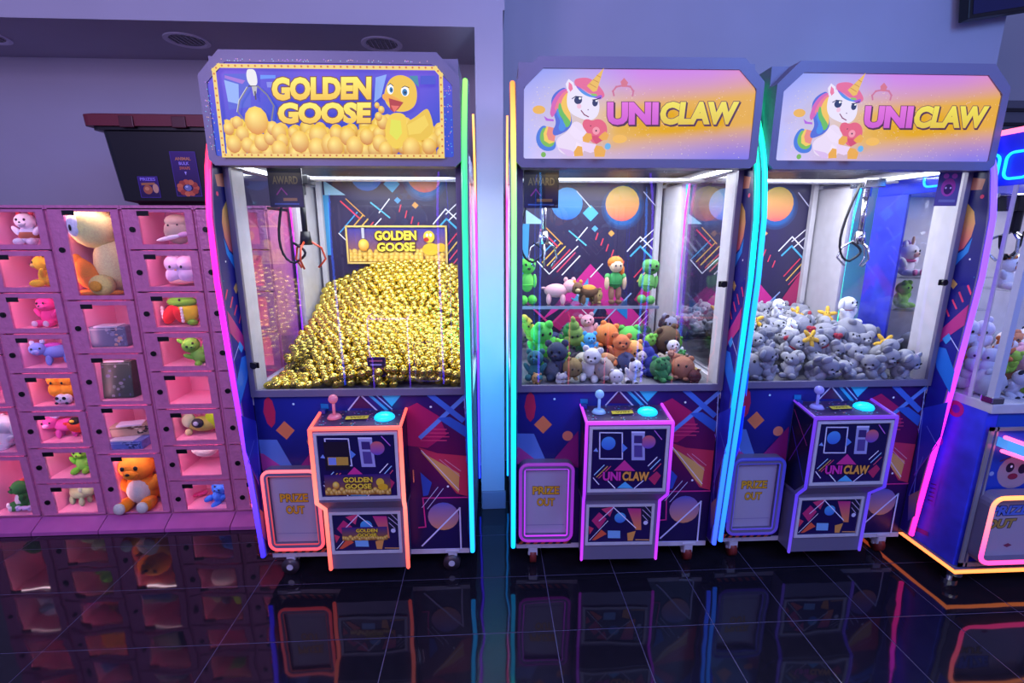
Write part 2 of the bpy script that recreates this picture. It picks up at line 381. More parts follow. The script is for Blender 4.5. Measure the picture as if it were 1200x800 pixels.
BOX2=[('poly','#c83070',[(-0.126,0.278),(-0.095,0.318),(-0.061,0.286),(-0.092,0.235)]),
('poly','#d84070',[(-0.086,0.333),(-0.031,0.347),(-0.047,0.296)]),
('gdisc','#58c0e8>#4060d0',[(-0.002,0.29),(-0.003,0.315)]),
('gpoly','#c83080>#f09050',[(0.027,0.335),(0.086,0.333),(0.093,0.229),(0.069,0.23)]),
('line','#f0f0ff',[(-0.04,0.347),(0.068,0.24)],0.004),
('line','#e8d8f0',[(-0.093,0.277),(-0.031,0.342)],0.004),
('poly','#e04060',[(-0.139,0.253),(-0.115,0.241),(-0.133,0.211)]),
('poly','#80b8e8',[(-0.054,0.229),(0.001,0.227),(0.003,0.19),(-0.052,0.192)]),
('poly','#e8a050',[(0.032,0.215),(0.069,0.225),(0.058,0.177),(0.036,0.178)]),
('line','#f0b060',[(0.072,0.182),(0.131,0.18)],0.004),
('poly','#202038',[(0.091,0.343),(0.13,0.342),(0.134,0.275),(0.095,0.276)]),
('line','#c0b0d0',[(0.093,0.328),(0.131,0.29)],0.003),
('line','#c0b0d0',[(0.105,0.343),(0.132,0.311)],0.003),
('line','#c0b0d0',[(0.095,0.302),(0.118,0.275)],0.003),
('disc','#d8d8f0',[(0.11,0.265),(0.12,0.265)]),
('line','#e8e8f0',[(-0.132,0.184),(-0.056,0.276)],0.003),
('poly','#e86040',[(-0.082,0.235),(-0.058,0.213),(-0.108,0.183),(-0.122,0.184)])]
UNI=[('ell','#e8b040',[(-0.365,1.918),(-0.343,1.923),(-0.365,1.904)]),
('ell','#f0b848',[(-0.074,1.823),(-0.048,1.826),(-0.073,1.809)]),
('disc','#68b0e8',[(-0.116,1.798),(-0.105,1.799)]),
('disc','#78b048',[(-0.347,1.769),(-0.338,1.769)]),
('poly','#4878d8',[(-0.35,1.869),(-0.369,1.849),(-0.376,1.821),(-0.366,1.795),(-0.341,1.78),(-0.311,1.783),(-0.3,1.8),(-0.312,1.831),(-0.332,1.859)]),
('poly','#78b848',[(-0.345,1.865),(-0.359,1.844),(-0.362,1.819),(-0.346,1.798),(-0.323,1.793),(-0.306,1.805),(-0.312,1.84)]),
('poly','#f0c850',[(-0.337,1.865),(-0.348,1.84),(-0.345,1.816),(-0.326,1.805),(-0.307,1.812),(-0.312,1.849)]),
('poly','#e88878',[(-0.331,1.863),(-0.337,1.838),(-0.33,1.819),(-0.309,1.813),(-0.304,1.84),(-0.312,1.859)]),
('poly','#b060d8',[(-0.348,1.898),(-0.333,1.889),(-0.313,1.887),(-0.312,1.88),(-0.34,1.882)]),
('poly','#5068d0',[(-0.268,1.994),(-0.3,1.982),(-0.321,1.96),(-0.323,1.932),(-0.313,1.905),(-0.302,1.873),(-0.317,1.849),(-0.312,1.831),(-0.287,1.838),(-0.262,1.85),(-0.245,1.873),(-0.253,1.906),(-0.266,1.937)]),
('poly','#d060b0',[(-0.268,1.99),(-0.297,1.976),(-0.319,1.946),(-0.323,1.923),(-0.327,1.905),(-0.318,1.891),(-0.308,1.905),(-0.289,1.937),(-0.265,1.969)]),
('poly','#e87888',[(-0.265,1.985),(-0.289,1.967),(-0.304,1.942),(-0.311,1.919),(-0.301,1.914),(-0.284,1.942),(-0.262,1.965)]),
('poly','#f0c048',[(-0.262,1.978),(-0.279,1.962),(-0.289,1.937),(-0.286,1.914),(-0.265,1.887),(-0.262,1.869),(-0.25,1.878),(-0.253,1.906),(-0.264,1.938)]),
('poly','#68b850',[(-0.291,1.946),(-0.298,1.928),(-0.295,1.905),(-0.277,1.882),(-0.275,1.864),(-0.262,1.859),(-0.25,1.876),(-0.263,1.892),(-0.282,1.914)]),
('poly','#4888e0',[(-0.301,1.928),(-0.304,1.905),(-0.287,1.88),(-0.297,1.859),(-0.287,1.845),(-0.269,1.854),(-0.27,1.868),(-0.285,1.887),(-0.294,1.907)]),
('poly','#e8d8f0',[(-0.242,1.883),(-0.212,1.874),(-0.191,1.841),(-0.2,1.813),(-0.207,1.789),(-0.214,1.765),(-0.285,1.77),(-0.302,1.803),(-0.299,1.826),(-0.262,1.845)]),
('poly','#d8b8e8',[(-0.296,1.793),(-0.25,1.784),(-0.208,1.763),(-0.259,1.763)]),
('poly','#f0e0f4',[(-0.23,1.813),(-0.199,1.794),(-0.208,1.765),(-0.239,1.765)]),
('poly','#e8d0f0',[(-0.21,1.813),(-0.159,1.804),(-0.148,1.785),(-0.178,1.775),(-0.207,1.784)]),
('poly','#e8a838',[(-0.225,1.799),(-0.209,1.796),(-0.204,1.765),(-0.236,1.763),(-0.238,1.779)]),
('poly','#e8a838',[(-0.159,1.801),(-0.138,1.798),(-0.123,1.783),(-0.127,1.762),(-0.162,1.762),(-0.166,1.785)]),
('poly','#e8e0f8',[(-0.246,2.001),(-0.215,1.981),(-0.185,1.966),(-0.16,1.957),(-0.151,1.934),(-0.153,1.907),(-0.167,1.888),(-0.192,1.883),(-0.223,1.892),(-0.253,1.906),(-0.266,1.928),(-0.268,1.956),(-0.263,1.983)]),
('poly','#e8e0f8',[(-0.263,2.017),(-0.246,2.006),(-0.239,1.983),(-0.255,1.969),(-0.267,1.978),(-0.273,2.001)]),
('poly','#e87898',[(-0.262,2.008),(-0.251,1.999),(-0.247,1.985),(-0.256,1.976),(-0.263,1.987)]),
('poly','#e06890',[(-0.246,2.015),(-0.217,2.022),(-0.187,2.02),(-0.156,1.998),(-0.131,1.966),(-0.145,1.953),(-0.165,1.966),(-0.19,1.97),(-0.216,1.988),(-0.238,1.992)]),
('poly','#9858d0',[(-0.241,1.999),(-0.216,1.986),(-0.19,1.968),(-0.165,1.961),(-0.143,1.969),(-0.145,1.95),(-0.17,1.957),(-0.2,1.963),(-0.225,1.979)]),
('poly','#5090e0',[(-0.233,1.992),(-0.21,1.979),(-0.185,1.965),(-0.165,1.962),(-0.17,1.957),(-0.195,1.961),(-0.22,1.974)]),
('poly','#88c050',[(-0.185,1.971),(-0.165,1.97),(-0.16,1.962),(-0.18,1.964)]),
('poly','#e8b848',[(-0.141,2.053),(-0.163,1.98),(-0.176,1.976),(-0.199,1.995)]),
('line','#c88828',[(-0.189,2.002),(-0.167,1.991)],0.0025),
('line','#c88828',[(-0.177,2.015),(-0.159,2.007)],0.0025),
('line','#c88828',[(-0.165,2.029),(-0.152,2.023)],0.0025),
('ell','#283058',[(-0.228,1.949),(-0.214,1.95),(-0.228,1.936)]),
('ell','#283058',[(-0.168,1.941),(-0.158,1.941),(-0.168,1.929)]),
('disc','#ffffff',[(-0.222,1.955),(-0.218,1.955)]),
('disc','#ffffff',[(-0.164,1.947),(-0.161,1.947)]),
('line','#181830',[(-0.249,1.954),(-0.237,1.961),(-0.215,1.959)],0.003),
('line','#181830',[(-0.177,1.95),(-0.162,1.952),(-0.15,1.957)],0.003),
('line','#803048',[(-0.216,1.915),(-0.205,1.902),(-0.19,1.895)],0.0035),
('disc','#604060',[(-0.192,1.918),(-0.19,1.918)]),
('disc','#f0c0d8',[(-0.224,1.929),(-0.216,1.929)]),
('poly','#e06078',[(-0.207,1.885),(-0.19,1.888),(-0.177,1.881),(-0.162,1.888),(-0.142,1.886),(-0.124,1.87),(-0.12,1.842),(-0.134,1.818),(-0.159,1.804),(-0.18,1.813),(-0.191,1.841),(-0.212,1.864)]),
('poly','#d04868',[(-0.18,1.832),(-0.159,1.804),(-0.134,1.818),(-0.14,1.832)]),
('disc','#f098a8',[(-0.161,1.849),(-0.148,1.849)]),
('disc','#401828',[(-0.181,1.865),(-0.179,1.865)]),
('disc','#401828',[(-0.161,1.849),(-0.158,1.849)]),
('poly','#ecdcf4',[(-0.247,1.869),(-0.221,1.85),(-0.201,1.841),(-0.205,1.813),(-0.236,1.822),(-0.256,1.841)]),
('poly','#e8a838',[(-0.196,1.841),(-0.178,1.839),(-0.174,1.823),(-0.187,1.809),(-0.207,1.813),(-0.209,1.827)]),
('poly','#e8a838',[(-0.14,1.839),(-0.128,1.847),(-0.115,1.835),(-0.121,1.819),(-0.139,1.817),(-0.152,1.827)]),
('line','#c87090',[(-0.103,1.965),(-0.107,1.978),(-0.096,1.992),(-0.072,1.997),(-0.047,1.993),(-0.035,1.979),(-0.037,1.965)],0.006),
('poly','#d07080',[(-0.082,2.008),(-0.07,2.021),(-0.055,2.006),(-0.061,1.992),(-0.076,1.992)])]
GOOSE=[('poly','#5060d0',[(-0.358,2.024),(-0.268,2.026),(-0.28,1.921),(-0.356,1.911)]),
('poly','#a070d0',[(-0.356,2.02),(-0.289,2.004),(-0.3,1.993),(-0.357,2.011)]),
('poly','#90b0f0',[(-0.36,2.005),(-0.313,1.992),(-0.319,1.929),(-0.355,1.937)]),
('poly','#6090f0',[(-0.236,2.022),(-0.185,2.022),(-0.186,2.012),(-0.238,2.009)]),
('poly','#8088e0',[(-0.218,2.0),(-0.192,2.001),(-0.194,1.983),(-0.217,1.983)]),
('egg','#ffd848>#c87818',[(-0.338,1.866),(-0.322,1.867)]),
('egg','#ffd848>#c87818',[(-0.359,1.848),(-0.34,1.848)]),
('egg','#ffd848>#c87818',[(-0.327,1.867),(-0.308,1.867)]),
('egg','#ffd848>#c87818',[(-0.314,1.831),(-0.291,1.831)]),
('egg','#ffd848>#c87818',[(-0.347,1.798),(-0.321,1.799)]),
('egg','#ffd848>#c87818',[(-0.3,1.794),(-0.277,1.795)]),
('egg','#ffd848>#c87818',[(-0.276,1.778),(-0.256,1.779)]),
('egg','#ffd848>#c87818',[(-0.251,1.804),(-0.225,1.804)]),
('egg','#ffd848>#c87818',[(-0.221,1.818),(-0.2,1.818)]),
('egg','#ffd848>#c87818',[(-0.208,1.85),(-0.187,1.85)]),
('egg','#ffd848>#c87818',[(-0.188,1.836),(-0.162,1.837)]),
('egg','#ffd848>#c87818',[(-0.179,1.809),(-0.158,1.809)]),
('egg','#ffd848>#c87818',[(-0.192,1.781),(-0.165,1.782)]),
('egg','#ffd848>#c87818',[(-0.138,1.837),(-0.119,1.837)]),
('egg','#ffd848>#c87818',[(-0.119,1.807),(-0.087,1.808)]),
('egg','#ffd848>#c87818',[(-0.053,1.828),(-0.02,1.829)]),
('egg','#ffd848>#c87818',[(-0.061,1.785),(-0.03,1.785)]),
('egg','#ffd848>#c87818',[(-0.012,1.797),(0.022,1.797)]),
('egg','#ffd848>#c87818',[(0.011,1.838),(0.035,1.838)]),
('line','#484858',[(-0.264,2.056),(-0.258,2.034)],0.004),
('poly','#e8e8e8',[(-0.271,2.038),(-0.246,2.035),(-0.242,2.009),(-0.244,1.987),(-0.262,1.98),(-0.276,1.995),(-0.278,2.021)]),
('line','#404048',[(-0.273,1.983),(-0.245,1.983)],0.004),
('poly','#b8b8b8',[(-0.264,1.982),(-0.245,1.983),(-0.25,1.961),(-0.26,1.952)]),
('line','#787880',[(-0.278,1.978),(-0.309,1.938),(-0.32,1.902),(-0.296,1.867)],0.004),
('line','#787880',[(-0.243,1.983),(-0.215,1.957),(-0.196,1.922),(-0.208,1.877)],0.005),
('line','#d8d8d8',[(-0.28,1.98),(-0.312,1.938),(-0.323,1.902)],0.002),
('line','#404048',[(-0.254,1.965),(-0.254,1.943)],0.005),
('egg','#ffe040>#d88810',[(-0.26,1.874),(-0.22,1.874)]),
('egg','#ffd848>#c87818',[(0.011,1.834),(0.035,1.834)]),
('egg','#ffd848>#c87818',[(0.003,1.792),(0.032,1.792)]),
('egg','#ffd848>#c87818',[(0.049,1.825),(0.077,1.825)]),
('egg','#ffd848>#c87818',[(0.071,1.793),(0.101,1.793)]),
('egg','#ffd848>#c87818',[(0.115,1.825),(0.14,1.826)]),
('egg','#ffd848>#c87818',[(0.159,1.835),(0.181,1.835)]),
('egg','#ffd848>#c87818',[(0.173,1.872),(0.194,1.872)]),
('egg','#ffd848>#c87818',[(0.159,1.803),(0.185,1.803)]),
('egg','#ffd848>#c87818',[(0.178,1.782),(0.202,1.782)]),
('egg','#ffd848>#c87818',[(0.16,1.89),(0.173,1.89)]),
('egg','#ffd848>#c87818',[(0.171,1.912),(0.182,1.913)]),
('egg','#ffd848>#c87818',[(0.157,1.926),(0.166,1.926)]),
('poly','#4088a0',[(0.272,2.02),(0.301,2.021),(0.304,1.986),(0.286,1.999)]),
('poly','#4050c8',[(0.31,2.021),(0.363,2.022),(0.362,1.995),(0.309,1.994)]),
('poly','#88a8f0',[(0.196,2.024),(0.158,2.014),(0.148,1.935),(0.173,1.953)]),
('poly','#e8c030',[(0.256,1.873),(0.285,1.887),(0.326,1.919),(0.337,1.91),(0.35,1.864),(0.344,1.832),(0.312,1.811),(0.272,1.813),(0.251,1.836)]),
('poly','#f0d048',[(0.258,1.863),(0.285,1.877),(0.32,1.896),(0.333,1.864),(0.303,1.836),(0.263,1.831)]),
('poly','#f0cc38',[(0.204,1.904),(0.257,1.9),(0.255,1.854),(0.258,1.827),(0.242,1.794),(0.212,1.782),(0.189,1.803),(0.179,1.84),(0.185,1.867)]),
('poly','#e0e040',[(0.203,1.881),(0.236,1.877),(0.239,1.836),(0.219,1.813),(0.195,1.835)]),
('poly','#ecc030',[(0.239,2.024),(0.272,2.016),(0.293,1.994),(0.298,1.959),(0.29,1.927),(0.267,1.909),(0.233,1.904),(0.204,1.913),(0.186,1.935),(0.183,1.962),(0.195,1.993),(0.21,2.013)]),
('poly','#f0a830',[(0.176,1.957),(0.183,1.964),(0.212,1.958),(0.249,1.938),(0.225,1.933),(0.196,1.935),(0.178,1.946)]),
('poly','#b03828',[(0.199,1.949),(0.249,1.936),(0.229,1.913),(0.214,1.904),(0.202,1.913)]),
('poly','#e87058',[(0.205,1.926),(0.234,1.924),(0.216,1.904)]),
('ell','#ffffff',[(0.206,1.978),(0.217,1.978),(0.205,1.961)]),
('ell','#ffffff',[(0.256,1.971),(0.27,1.971),(0.256,1.955)]),
('ell','#2878b0',[(0.209,1.975),(0.215,1.976),(0.208,1.966)]),
('ell','#2878b0',[(0.255,1.968),(0.264,1.968),(0.255,1.957)]),
('disc','#102030',[(0.21,1.975),(0.213,1.975)]),
('disc','#102030',[(0.256,1.967),(0.26,1.967)]),
('line','#403010',[(0.199,1.989),(0.207,1.995),(0.216,1.988)],0.0025),
('line','#403010',[(0.247,1.983),(0.256,1.987),(0.27,1.983)],0.0025),
('egg','#ffd848>#c87818',[(0.269,1.787),(0.301,1.788)]),
('egg','#ffd848>#c87818',[(0.331,1.793),(0.356,1.793)])]


# ---------------------------------------------------------------- the room
WALL = mat('wall_paint', '#a9a6b4', .75, noise=.03, nscale=3, bump=.04, bscale=200)
GROUT = mat('grout', '#6a6488', .6, noise=.15, nscale=8)
def tile_material():
    m = bpy.data.materials.new('polished_black_tile'); m.use_nodes = True; nt = m.node_tree; b = nt.nodes['Principled BSDF']
    b.inputs['Roughness'].default_value = .05; b.inputs['IOR'].default_value = 1.52
    tc = nt.nodes.new('ShaderNodeTexCoord'); g = nt.nodes.new('ShaderNodeNewGeometry')
    n1 = nt.nodes.new('ShaderNodeTexNoise'); n1.inputs['Scale'].default_value = 26; n1.inputs['Detail'].default_value = 4
    nt.links.new(g.outputs['Position'], n1.inputs['Vector'])
    r = nt.nodes.new('ShaderNodeValToRGB'); r.color_ramp.elements[0].color = (.006, .006, .010, 1); r.color_ramp.elements[1].color = (.016, .014, .022, 1)
    nt.links.new(n1.outputs[0], r.inputs[0]); nt.links.new(r.outputs[0], b.inputs['Base Color'])
    n2 = nt.nodes.new('ShaderNodeTexNoise'); n2.inputs['Scale'].default_value = 5; n2.inputs['Detail'].default_value = 1
    nt.links.new(g.outputs['Position'], n2.inputs['Vector'])
    bp = nt.nodes.new('ShaderNodeBump'); bp.inputs['Strength'].default_value = .10; bp.inputs['Distance'].default_value = .02
    nt.links.new(n2.outputs[0], bp.inputs['Height']); nt.links.new(bp.outputs[0], b.inputs['Normal'])
    return m
TILE = tile_material()
floor = MB().box((-5, -4, -.10), (6.5, 5.2, -.0012)).build('floor', GROUT, kind='structure')
xs = [-2.901, -2.273, -1.645, -1.013, -.388, .243, .557, .871, 1.19, 1.504, 1.818, 2.132, 2.446]
ys = [1.249-.307*3, 1.249-.614, 1.249-.307, 1.249, 1.556, 1.863, 2.17, 2.477, 2.784]
tcache = {}
for j in range(len(ys)-1):
    for i in range(len(xs)-1):
        wx, wy = xs[i+1]-xs[i], ys[j+1]-ys[j]; k = round(wx, 3)
        if k not in tcache:
            me = MB().box((.0014, .0014, -.009), (wx-.0014, wy-.0014, 0), .0006).build('tile', TILE, floor).data; tcache[k] = me; o = [c for c in bpy.data.objects if c.data == me][0]
        else: o = link('tile', tcache[k], floor)
        o.location = (xs[i], ys[j], 0)
# dark polished floor beyond the tiles one can tell apart
for lo, hi in (((-5, -4), (6.5, ys[0])), ((-5, ys[0]), (xs[0], 5.2)), ((xs[-1], ys[0]), (6.5, 5.2)), ((xs[0], ys[-1]), (xs[-1], 5.2))):
    MB().box((lo[0], lo[1], -.009), (hi[0], hi[1], 0)).build('tile_field', TILE, floor, kind='stuff')
MB().box((-5, 2.92, 0), (-.02, 3.02, 2.40)).build('wall_alcove', WALL, kind='structure')
MB().box((-5, 2.42, 2.39), (-.045, 3.02, 2.46)).build('ceiling', WALL, kind='structure')
MB().box((-5, 2.42, 2.46), (.09, 3.02, 3.7)).build('wall_upper_left', WALL, kind='structure')
MB().box((-.045, 2.42, 0), (.082, 3.0, 2.46)).build('wall_pilaster', WALL, kind='structure')
MB().box((.09, 2.98, 0), (3.005, 3.1, 3.7)).build('wall_back', WALL, kind='structure')
MB().box((2.9, 4.3, 0), (6.4, 4.4, 3.7)).build('wall_right', mat('grey_wall', '#b4b0b4', .8), kind='structure')
MB().box((-.042, 2.405, 0), (.088, 2.42, .105), .003).build('baseboard_pilaster', mat('baseboard_paint', '#7d7a90', .5), kind='structure')
for x, y in ((-1.418, 2.64), (-.50, 2.64), (-2.34, 2.64)):
    o = thing('downlight', {-1.418: 'round recessed downlight in the soffit above the black tote', -.5: 'round recessed downlight in the soffit just above the golden goose sign', -2.34: 'round recessed downlight cut off by the left edge of the photo'}[x], 'light', (x, y, 2.39), group='downlights in the soffit')
    b = MB(); n = 32; R = lambda r: [(r*cos(2*pi*k/n), r*sin(2*pi*k/n)) for k in range(n)]
    A = [[b.b.verts.new((p[0], p[1], z)) for p in R(r)] for r, z in ((.098, 0), (.098, -.006), (.083, -.006), (.074, -.0015))]
    for q in range(3):
        for k in range(n): b.b.faces.new((A[q][k], A[q][(k+1) % n], A[q+1][(k+1) % n], A[q+1][k]))
    b.build('trim_ring', mat('light_trim', '#d0ccdc', .4), o)
    MB().cyl((0, 0, -.0012), (0, 0, -.0002), .08, n=32).build('reflector', mat('downlight_reflector', '#4a4850', .25, .8), o)
    for k in range(7): MB().box((-.066+k*.022-.0015, -.05, -.004), (-.066+k*.022+.0015, .05, -.0012)).build('baffle', mat('baffle', '#a8a4b4', .3, .6), o)
# louvre on the far grey wall
o = thing('wall_louvre', 'dark louvred vent on the grey wall past the last machine', 'vent', (4.62, 4.3, 2.4))
MB().box((-.3, -.012, -.62), (.5, 0, .2)).build('backing', mat('louvre_back', '#6a6870', .7), o)
for k in range(7): MB().box((-.31, -.03, -.58+k*.115), (.5, -.012, -.555+k*.115)).build('slat', mat('louvre_slat', '#1a181c', .6), o)
# screen hanging at the top of the right wall
o = thing('wall_screen', 'dark screen hanging high on the wall at the top right corner', 'screen', (2.83, 2.9, 2.66)); o.rotation_euler = (0, radians(-9), 0)
MB().box((-.155, -.03, .01), (.55, .03, .5), .006).build('casing', BLACK, o)
MB().box((-.13, -.033, .03), (.52, -.0305, .47)).build('display', mat('dark_display', '#0c1238', .1, emit=.05, ecol='#2030a0'), o)
MB().cyl((.2, .03, .25), (.2, .09, .25), .03).build('bracket', BLACK, o)

# ---------------------------------------------------------------- claw machines
def lens(z):   # y of the curved front edge of the side wings
    pts = [(.13, -.045), (.75, -.085), (1.0, -.10), (1.32, -.115), (1.56, -.108), (1.73, -.075), (1.83, -.035), (1.95, .03), (2.075, .12)]
    for (a, ya), (b, yb) in zip(pts, pts[1:]):
        if z <= b: t = (z-a)/(b-a); return ya+(yb-ya)*max(0, t)
    return pts[-1][1]
def lens_rear(z):
    pts = [(.13, .60), (.79, .638), (1.08, .652), (1.37, .652), (1.6, .64), (1.78, .605), (1.95, .545), (2.03, .50)]
    for (a, ya), (b, yb) in zip(pts, pts[1:]):
        if z <= b: t = (z-a)/(b-a); return ya+(yb-ya)*max(0, t)
    return pts[-1][1]
def ramp(stops):
    L = [(t, lin(c)) for t, c in stops]
    def f(t):
        for (a, ca), (b, cb) in zip(L, L[1:]):
            if t <= b: return mix(ca, cb, max(0, min(1, (t-a)/(b-a+1e-9))))
        return L[-1][1]
    return f
def sat(f, k):      # keeps the hue of a coloured tube when its brightest channel clips
    def g(t):
        c = f(t); m_ = max(c); return [k*(x if x > .85*m_ else x*.58) for x in c]
    return g
def rrect(x0, x1, z0, z1, r, n=5):
    P = []
    for cx, cz, a in ((x1-r, z1-r, 0), (x0+r, z1-r, 90), (x0+r, z0+r, 180), (x1-r, z0+r, 270)):
        for k in range(n+1): t = radians(a+90*k/n); P.append((cx+r*cos(t), cz+r*sin(t)))
    return P
def uni_bg(u, v):
    import math as M
    band = min(1, 1.25*M.exp(-((v-(.44+.30*(u-.55)))/.33)**2))*min(1, max(0, (u-.15)/.25))
    top = mix(lin('#7c8cf0'), lin('#c878e8'), min(1, max(0, (u-.15)/.35)))
    if u > .8: top = mix(top, lin('#d880d0'), (u-.8)/.2)
    bot = mix(lin('#d8c8f8'), lin('#7070e8'), min(1, u*1.15))
    c = mix(bot, top, v); c = mix(c, lin('#e2a818'), band)
    glow = M.exp(-(((u-.22)/.2)**2+((v-.55)/.45)**2)); c = mix(c, lin('#e8d8c0'), .55*glow)
    c = mix(c, lin('#a8b8f8'), .6*M.exp(-((u/.05)**2+((v-.1)/.3)**2)))
    return c
def goose_bg(u, v): return mix(lin('#2848c8'), lin('#6a50d8'), min(1, max(0, v*1.3-.4+.2*sin(u*17))))
MACH = [((-.531, 1.932), -.0134), ((.556, 1.935), -.0252), ((1.501, 1.943), -.0043), ((-.93, -.50), pi), ((.80, -.50), pi), ((1.76, -.50), pi)]

def machine(idx, label, neonL, neonR, rear, boxc, doorc, goose=False, group='white framed claw machines in a row'):
    (X, Y), rz = MACH[idx]
    t = thing('claw_machine', label, 'claw machine', (X, Y, 0), rz, group)
    # cabinet
    b = MB(); b.box((-.437, .002, .10), (.437, .93, .80), .004).box((-.437, .925, .80), (.437, .95, 1.78)).box((-.437, .004, 1.775), (.437, .93, 1.80))
    b.build('cabinet', DARK, t)
    a = Art(on_y(.0012), (-.4375, .4375, .105, .838))
    def bg(u, v):
        c = mix(lin('#1c1048'), lin('#141a66'), v); c = mix(c, lin('#7a1048'), .8*math.exp(-(((u-.85)/.22)**2+((v-.62)/.25)**2)))
        return mix(c, lin('#2838b0'), .6*math.exp(-(((u-.28)/.25)**2+((v-.95)/.3)**2)))
    a.grid(-.4375, .4375, .105, .838, 14, 12, bg); a.draw(LOW); a.build('front_print', t)
    MB().box((-.437, -.004, .085), (.437, .012, .106)).build('kick_rail', WHITE, t)
    # playfield, rear wall
    MB().box((-.435, .01, .80), (.435, .925, .845)).build('play_deck', mat('deck_grey', '#70707c', .6), t)
    a = Art(on_y(.922), (-.43, .43, .846, 1.774)); a.grid(-.43, .43, .846, 1.774, 8, 8, lambda u, v: mix(lin('#241c40'), lin('#3a3458'), v)); 
    for r, k in ((.125, .12), (.11, .25), (.1, .45)): a.disc((.206-(.03 if goose else 0), 1.635+(.155 if goose else 0)), (r, r), mix(lin('#343058'), lin('#2888e0'), k), 24)
    BK = BACK if not goose else [(q[0], q[1], [(p[0]-.03, p[1]+.155) for p in q[2]])+tuple(q[3:]) for q in BACK]
    a.draw(BK)
    if goose: a.poly([(-.43, 1.0), (-.05, 1.38), (.33, 1.0)], '#8a2058')
    a.line([(-.36, 1.1), (-.2, .95), (-.1, 1.05)], '#d03880', .012); a.poly([(.3, 1.1), (.42, 1.3), (.42, 1.0)], '#b02860')
    a.build('back_print', t)
    for sx in (-1, 1):
        MB().box((min(sx*.392, sx*.42), .885, .845), (max(sx*.392, sx*.42), .915, 1.774), .002).build('corner_post', WHITE, t)
        b = MB(); x0, x1 = sorted((sx*.438, sx*.462))
        b.box((x0, 0, .80), (x1, .135, 1.80)).box((x0, .64, .80), (x1, .945, 1.80)).box((x0, .1345, .80), (x1, .6405, .862)).box((x0, .1345, 1.735), (x1, .6405, 1.80))
        b.build('side_panel', WHITE, t)
        MB().box((x0, 0, .105), (x1, .945, .7995)).build('side_base', DARK, t)
        MB().box((sx*.45-.002, .136, .863), (sx*.45+.002, .639, 1.734)).build('side_glass', GLASS, t)
        # curved wing in front of the glass, printed inside
        zz = [.125+i*(2.065-.125)/34 for i in range(35)]
        pr = [(lens(z), z) for z in zz]+[(.16, 2.065), (.0, 1.80), (.0, .125)]
        x0, x1 = sorted((sx*.4405, sx*.4655)); wing = MB().prism(pr, x0, x1).build('side_wing', ALU, t)
        a = Art(on_x(sx*.4402, -sx))
        def wb(u, v): return mix(mix(lin('#2c1078'), lin('#1820a0'), v*1.5 if v < .5 else .75), lin('#181848'), max(0, v-.45)*1.6)
        a.n = 1
        zw = [.13+i*(1.76-.13)/20 for i in range(21)]
        for z0, z1 in zip(zw, zw[1:]):
            a.face([(lens(z0)+.004, z0), (-.001, z0), (-.001, z1), (lens(z1)+.004, z1)], [wb(0, (z-.13)/1.63) for z in (z0, z0, z1, z1)])
        for sh in WING:       # keep the drawing inside the wing outline
            a.bd = (-.105, -.001, .13, 1.76); a.draw([sh])
        a.bd = None; a.build('wing_print', wing)
        f = sat(neonL if sx < 0 else neonR, 1 if idx < 3 else 3)
        b = MB(); xn = sx*.453; P = [(xn, lens(z)-.006, z) for z in zz]; b.tube(P, .0095)
        b.build('neon_tube', NEON, t, True, colf=lambda v: f((v.z-.125)/1.94))
        z2 = [.125+i*(2.03-.125)/30 for i in range(31)]
        b = MB(); xn = sx*.4665; P = [(xn, lens_rear(z), z) for z in z2]; b.tube(P, .005)
        b.build('neon_tube', NEON_R, t, True, colf=lambda v: sat(lambda q: rear(sx, q), 1)((v.z-.125)/1.905))
    # unseen area strips added to brighten the wall near the rear neon
    for sx in (-1, 1):
        if (idx, sx) in ((0, 1), (1, -1), (2, 1)):
            for z, c, e in ((.42, (.06, .30, 1), 1.3), (.98, (.03, .72, .92), 1.25), (1.52, (.40, .62, 1), .9), (1.98, (.8, .62, 1), .35)):
                l = bpy.data.lights.new('rear_wash_fill', 'AREA'); l.shape = 'RECTANGLE'; l.size = .012; l.size_y = .62 if z < 1.9 else .3; l.energy = e*(1 if idx < 2 else 2.2)
                l.color = c if idx < 2 else (.10, .62, .80)
                o = bpy.data.objects.new('rear_wash_fill', l); COL.objects.link(o); o.parent = t; o.location = (sx*.490, .12 if idx < 2 else .70, z); o.rotation_euler = (radians(90), 0, 0)
    # glazed door
    o = [(-.4375, .840), (.4375, .840), (.4375, 1.772), (-.4375, 1.772)]; i = [(-.416, .868), (.416, .868), (.416, 1.752), (-.416, 1.752)]
    MB().ring(o, i, -.016, -.0005).build('window_frame', ALU, t)
    MB().box((-.417, -.010, .867), (.417, -.006, 1.753)).build('front_glass', GLASS, t)
    lx, lz = ((-.406, .976) if goose else (.394, 1.293))
    MB().cyl((lx, -.032, lz), (lx, -.0165, lz), .013).box((lx-.018, -.022, lz-.012), (lx+.018, -.0165, lz+.012), .003).build('lock', BLACK, t)
    # header
    zt, zc, zb, A = 2.098, 2.020, 1.728, .444; ch = .078
    out = [(-A, zb+.02), (-A+.02, zb), (A-.02, zb), (A, zb+.02), (A, zc), (A-ch, zt), (-A+ch, zt), (-A, zc)]
    sc = [(-.417, 1.764), (-.411, 1.758), (.411, 1.758), (.417, 1.764), (.417, 1.996), (.349, 2.060), (-.349, 2.060), (-.417, 1.996)]
    b = MB(); b.ring(out, sc, -.086, -.080)
    b.prism(out, -.080, -.018, 'y'); b.prism([(-.02, 1.80), (.5, 1.80), (.5, 2.0), (.3, 2.09), (-.02, 2.098)], -.435, .435)
    b.build('header_box', ALU, t)
    a = Art(on_y(-.0805), None); base = [(-.417, 1.76), (.417, 1.76)]
    W = lambda z: .417 if z <= 1.996 else .417-(z-1.996)*(.068/.064)
    nz, nu = 26, 60; a.n = 1; bgf = goose_bg if goose else uni_bg
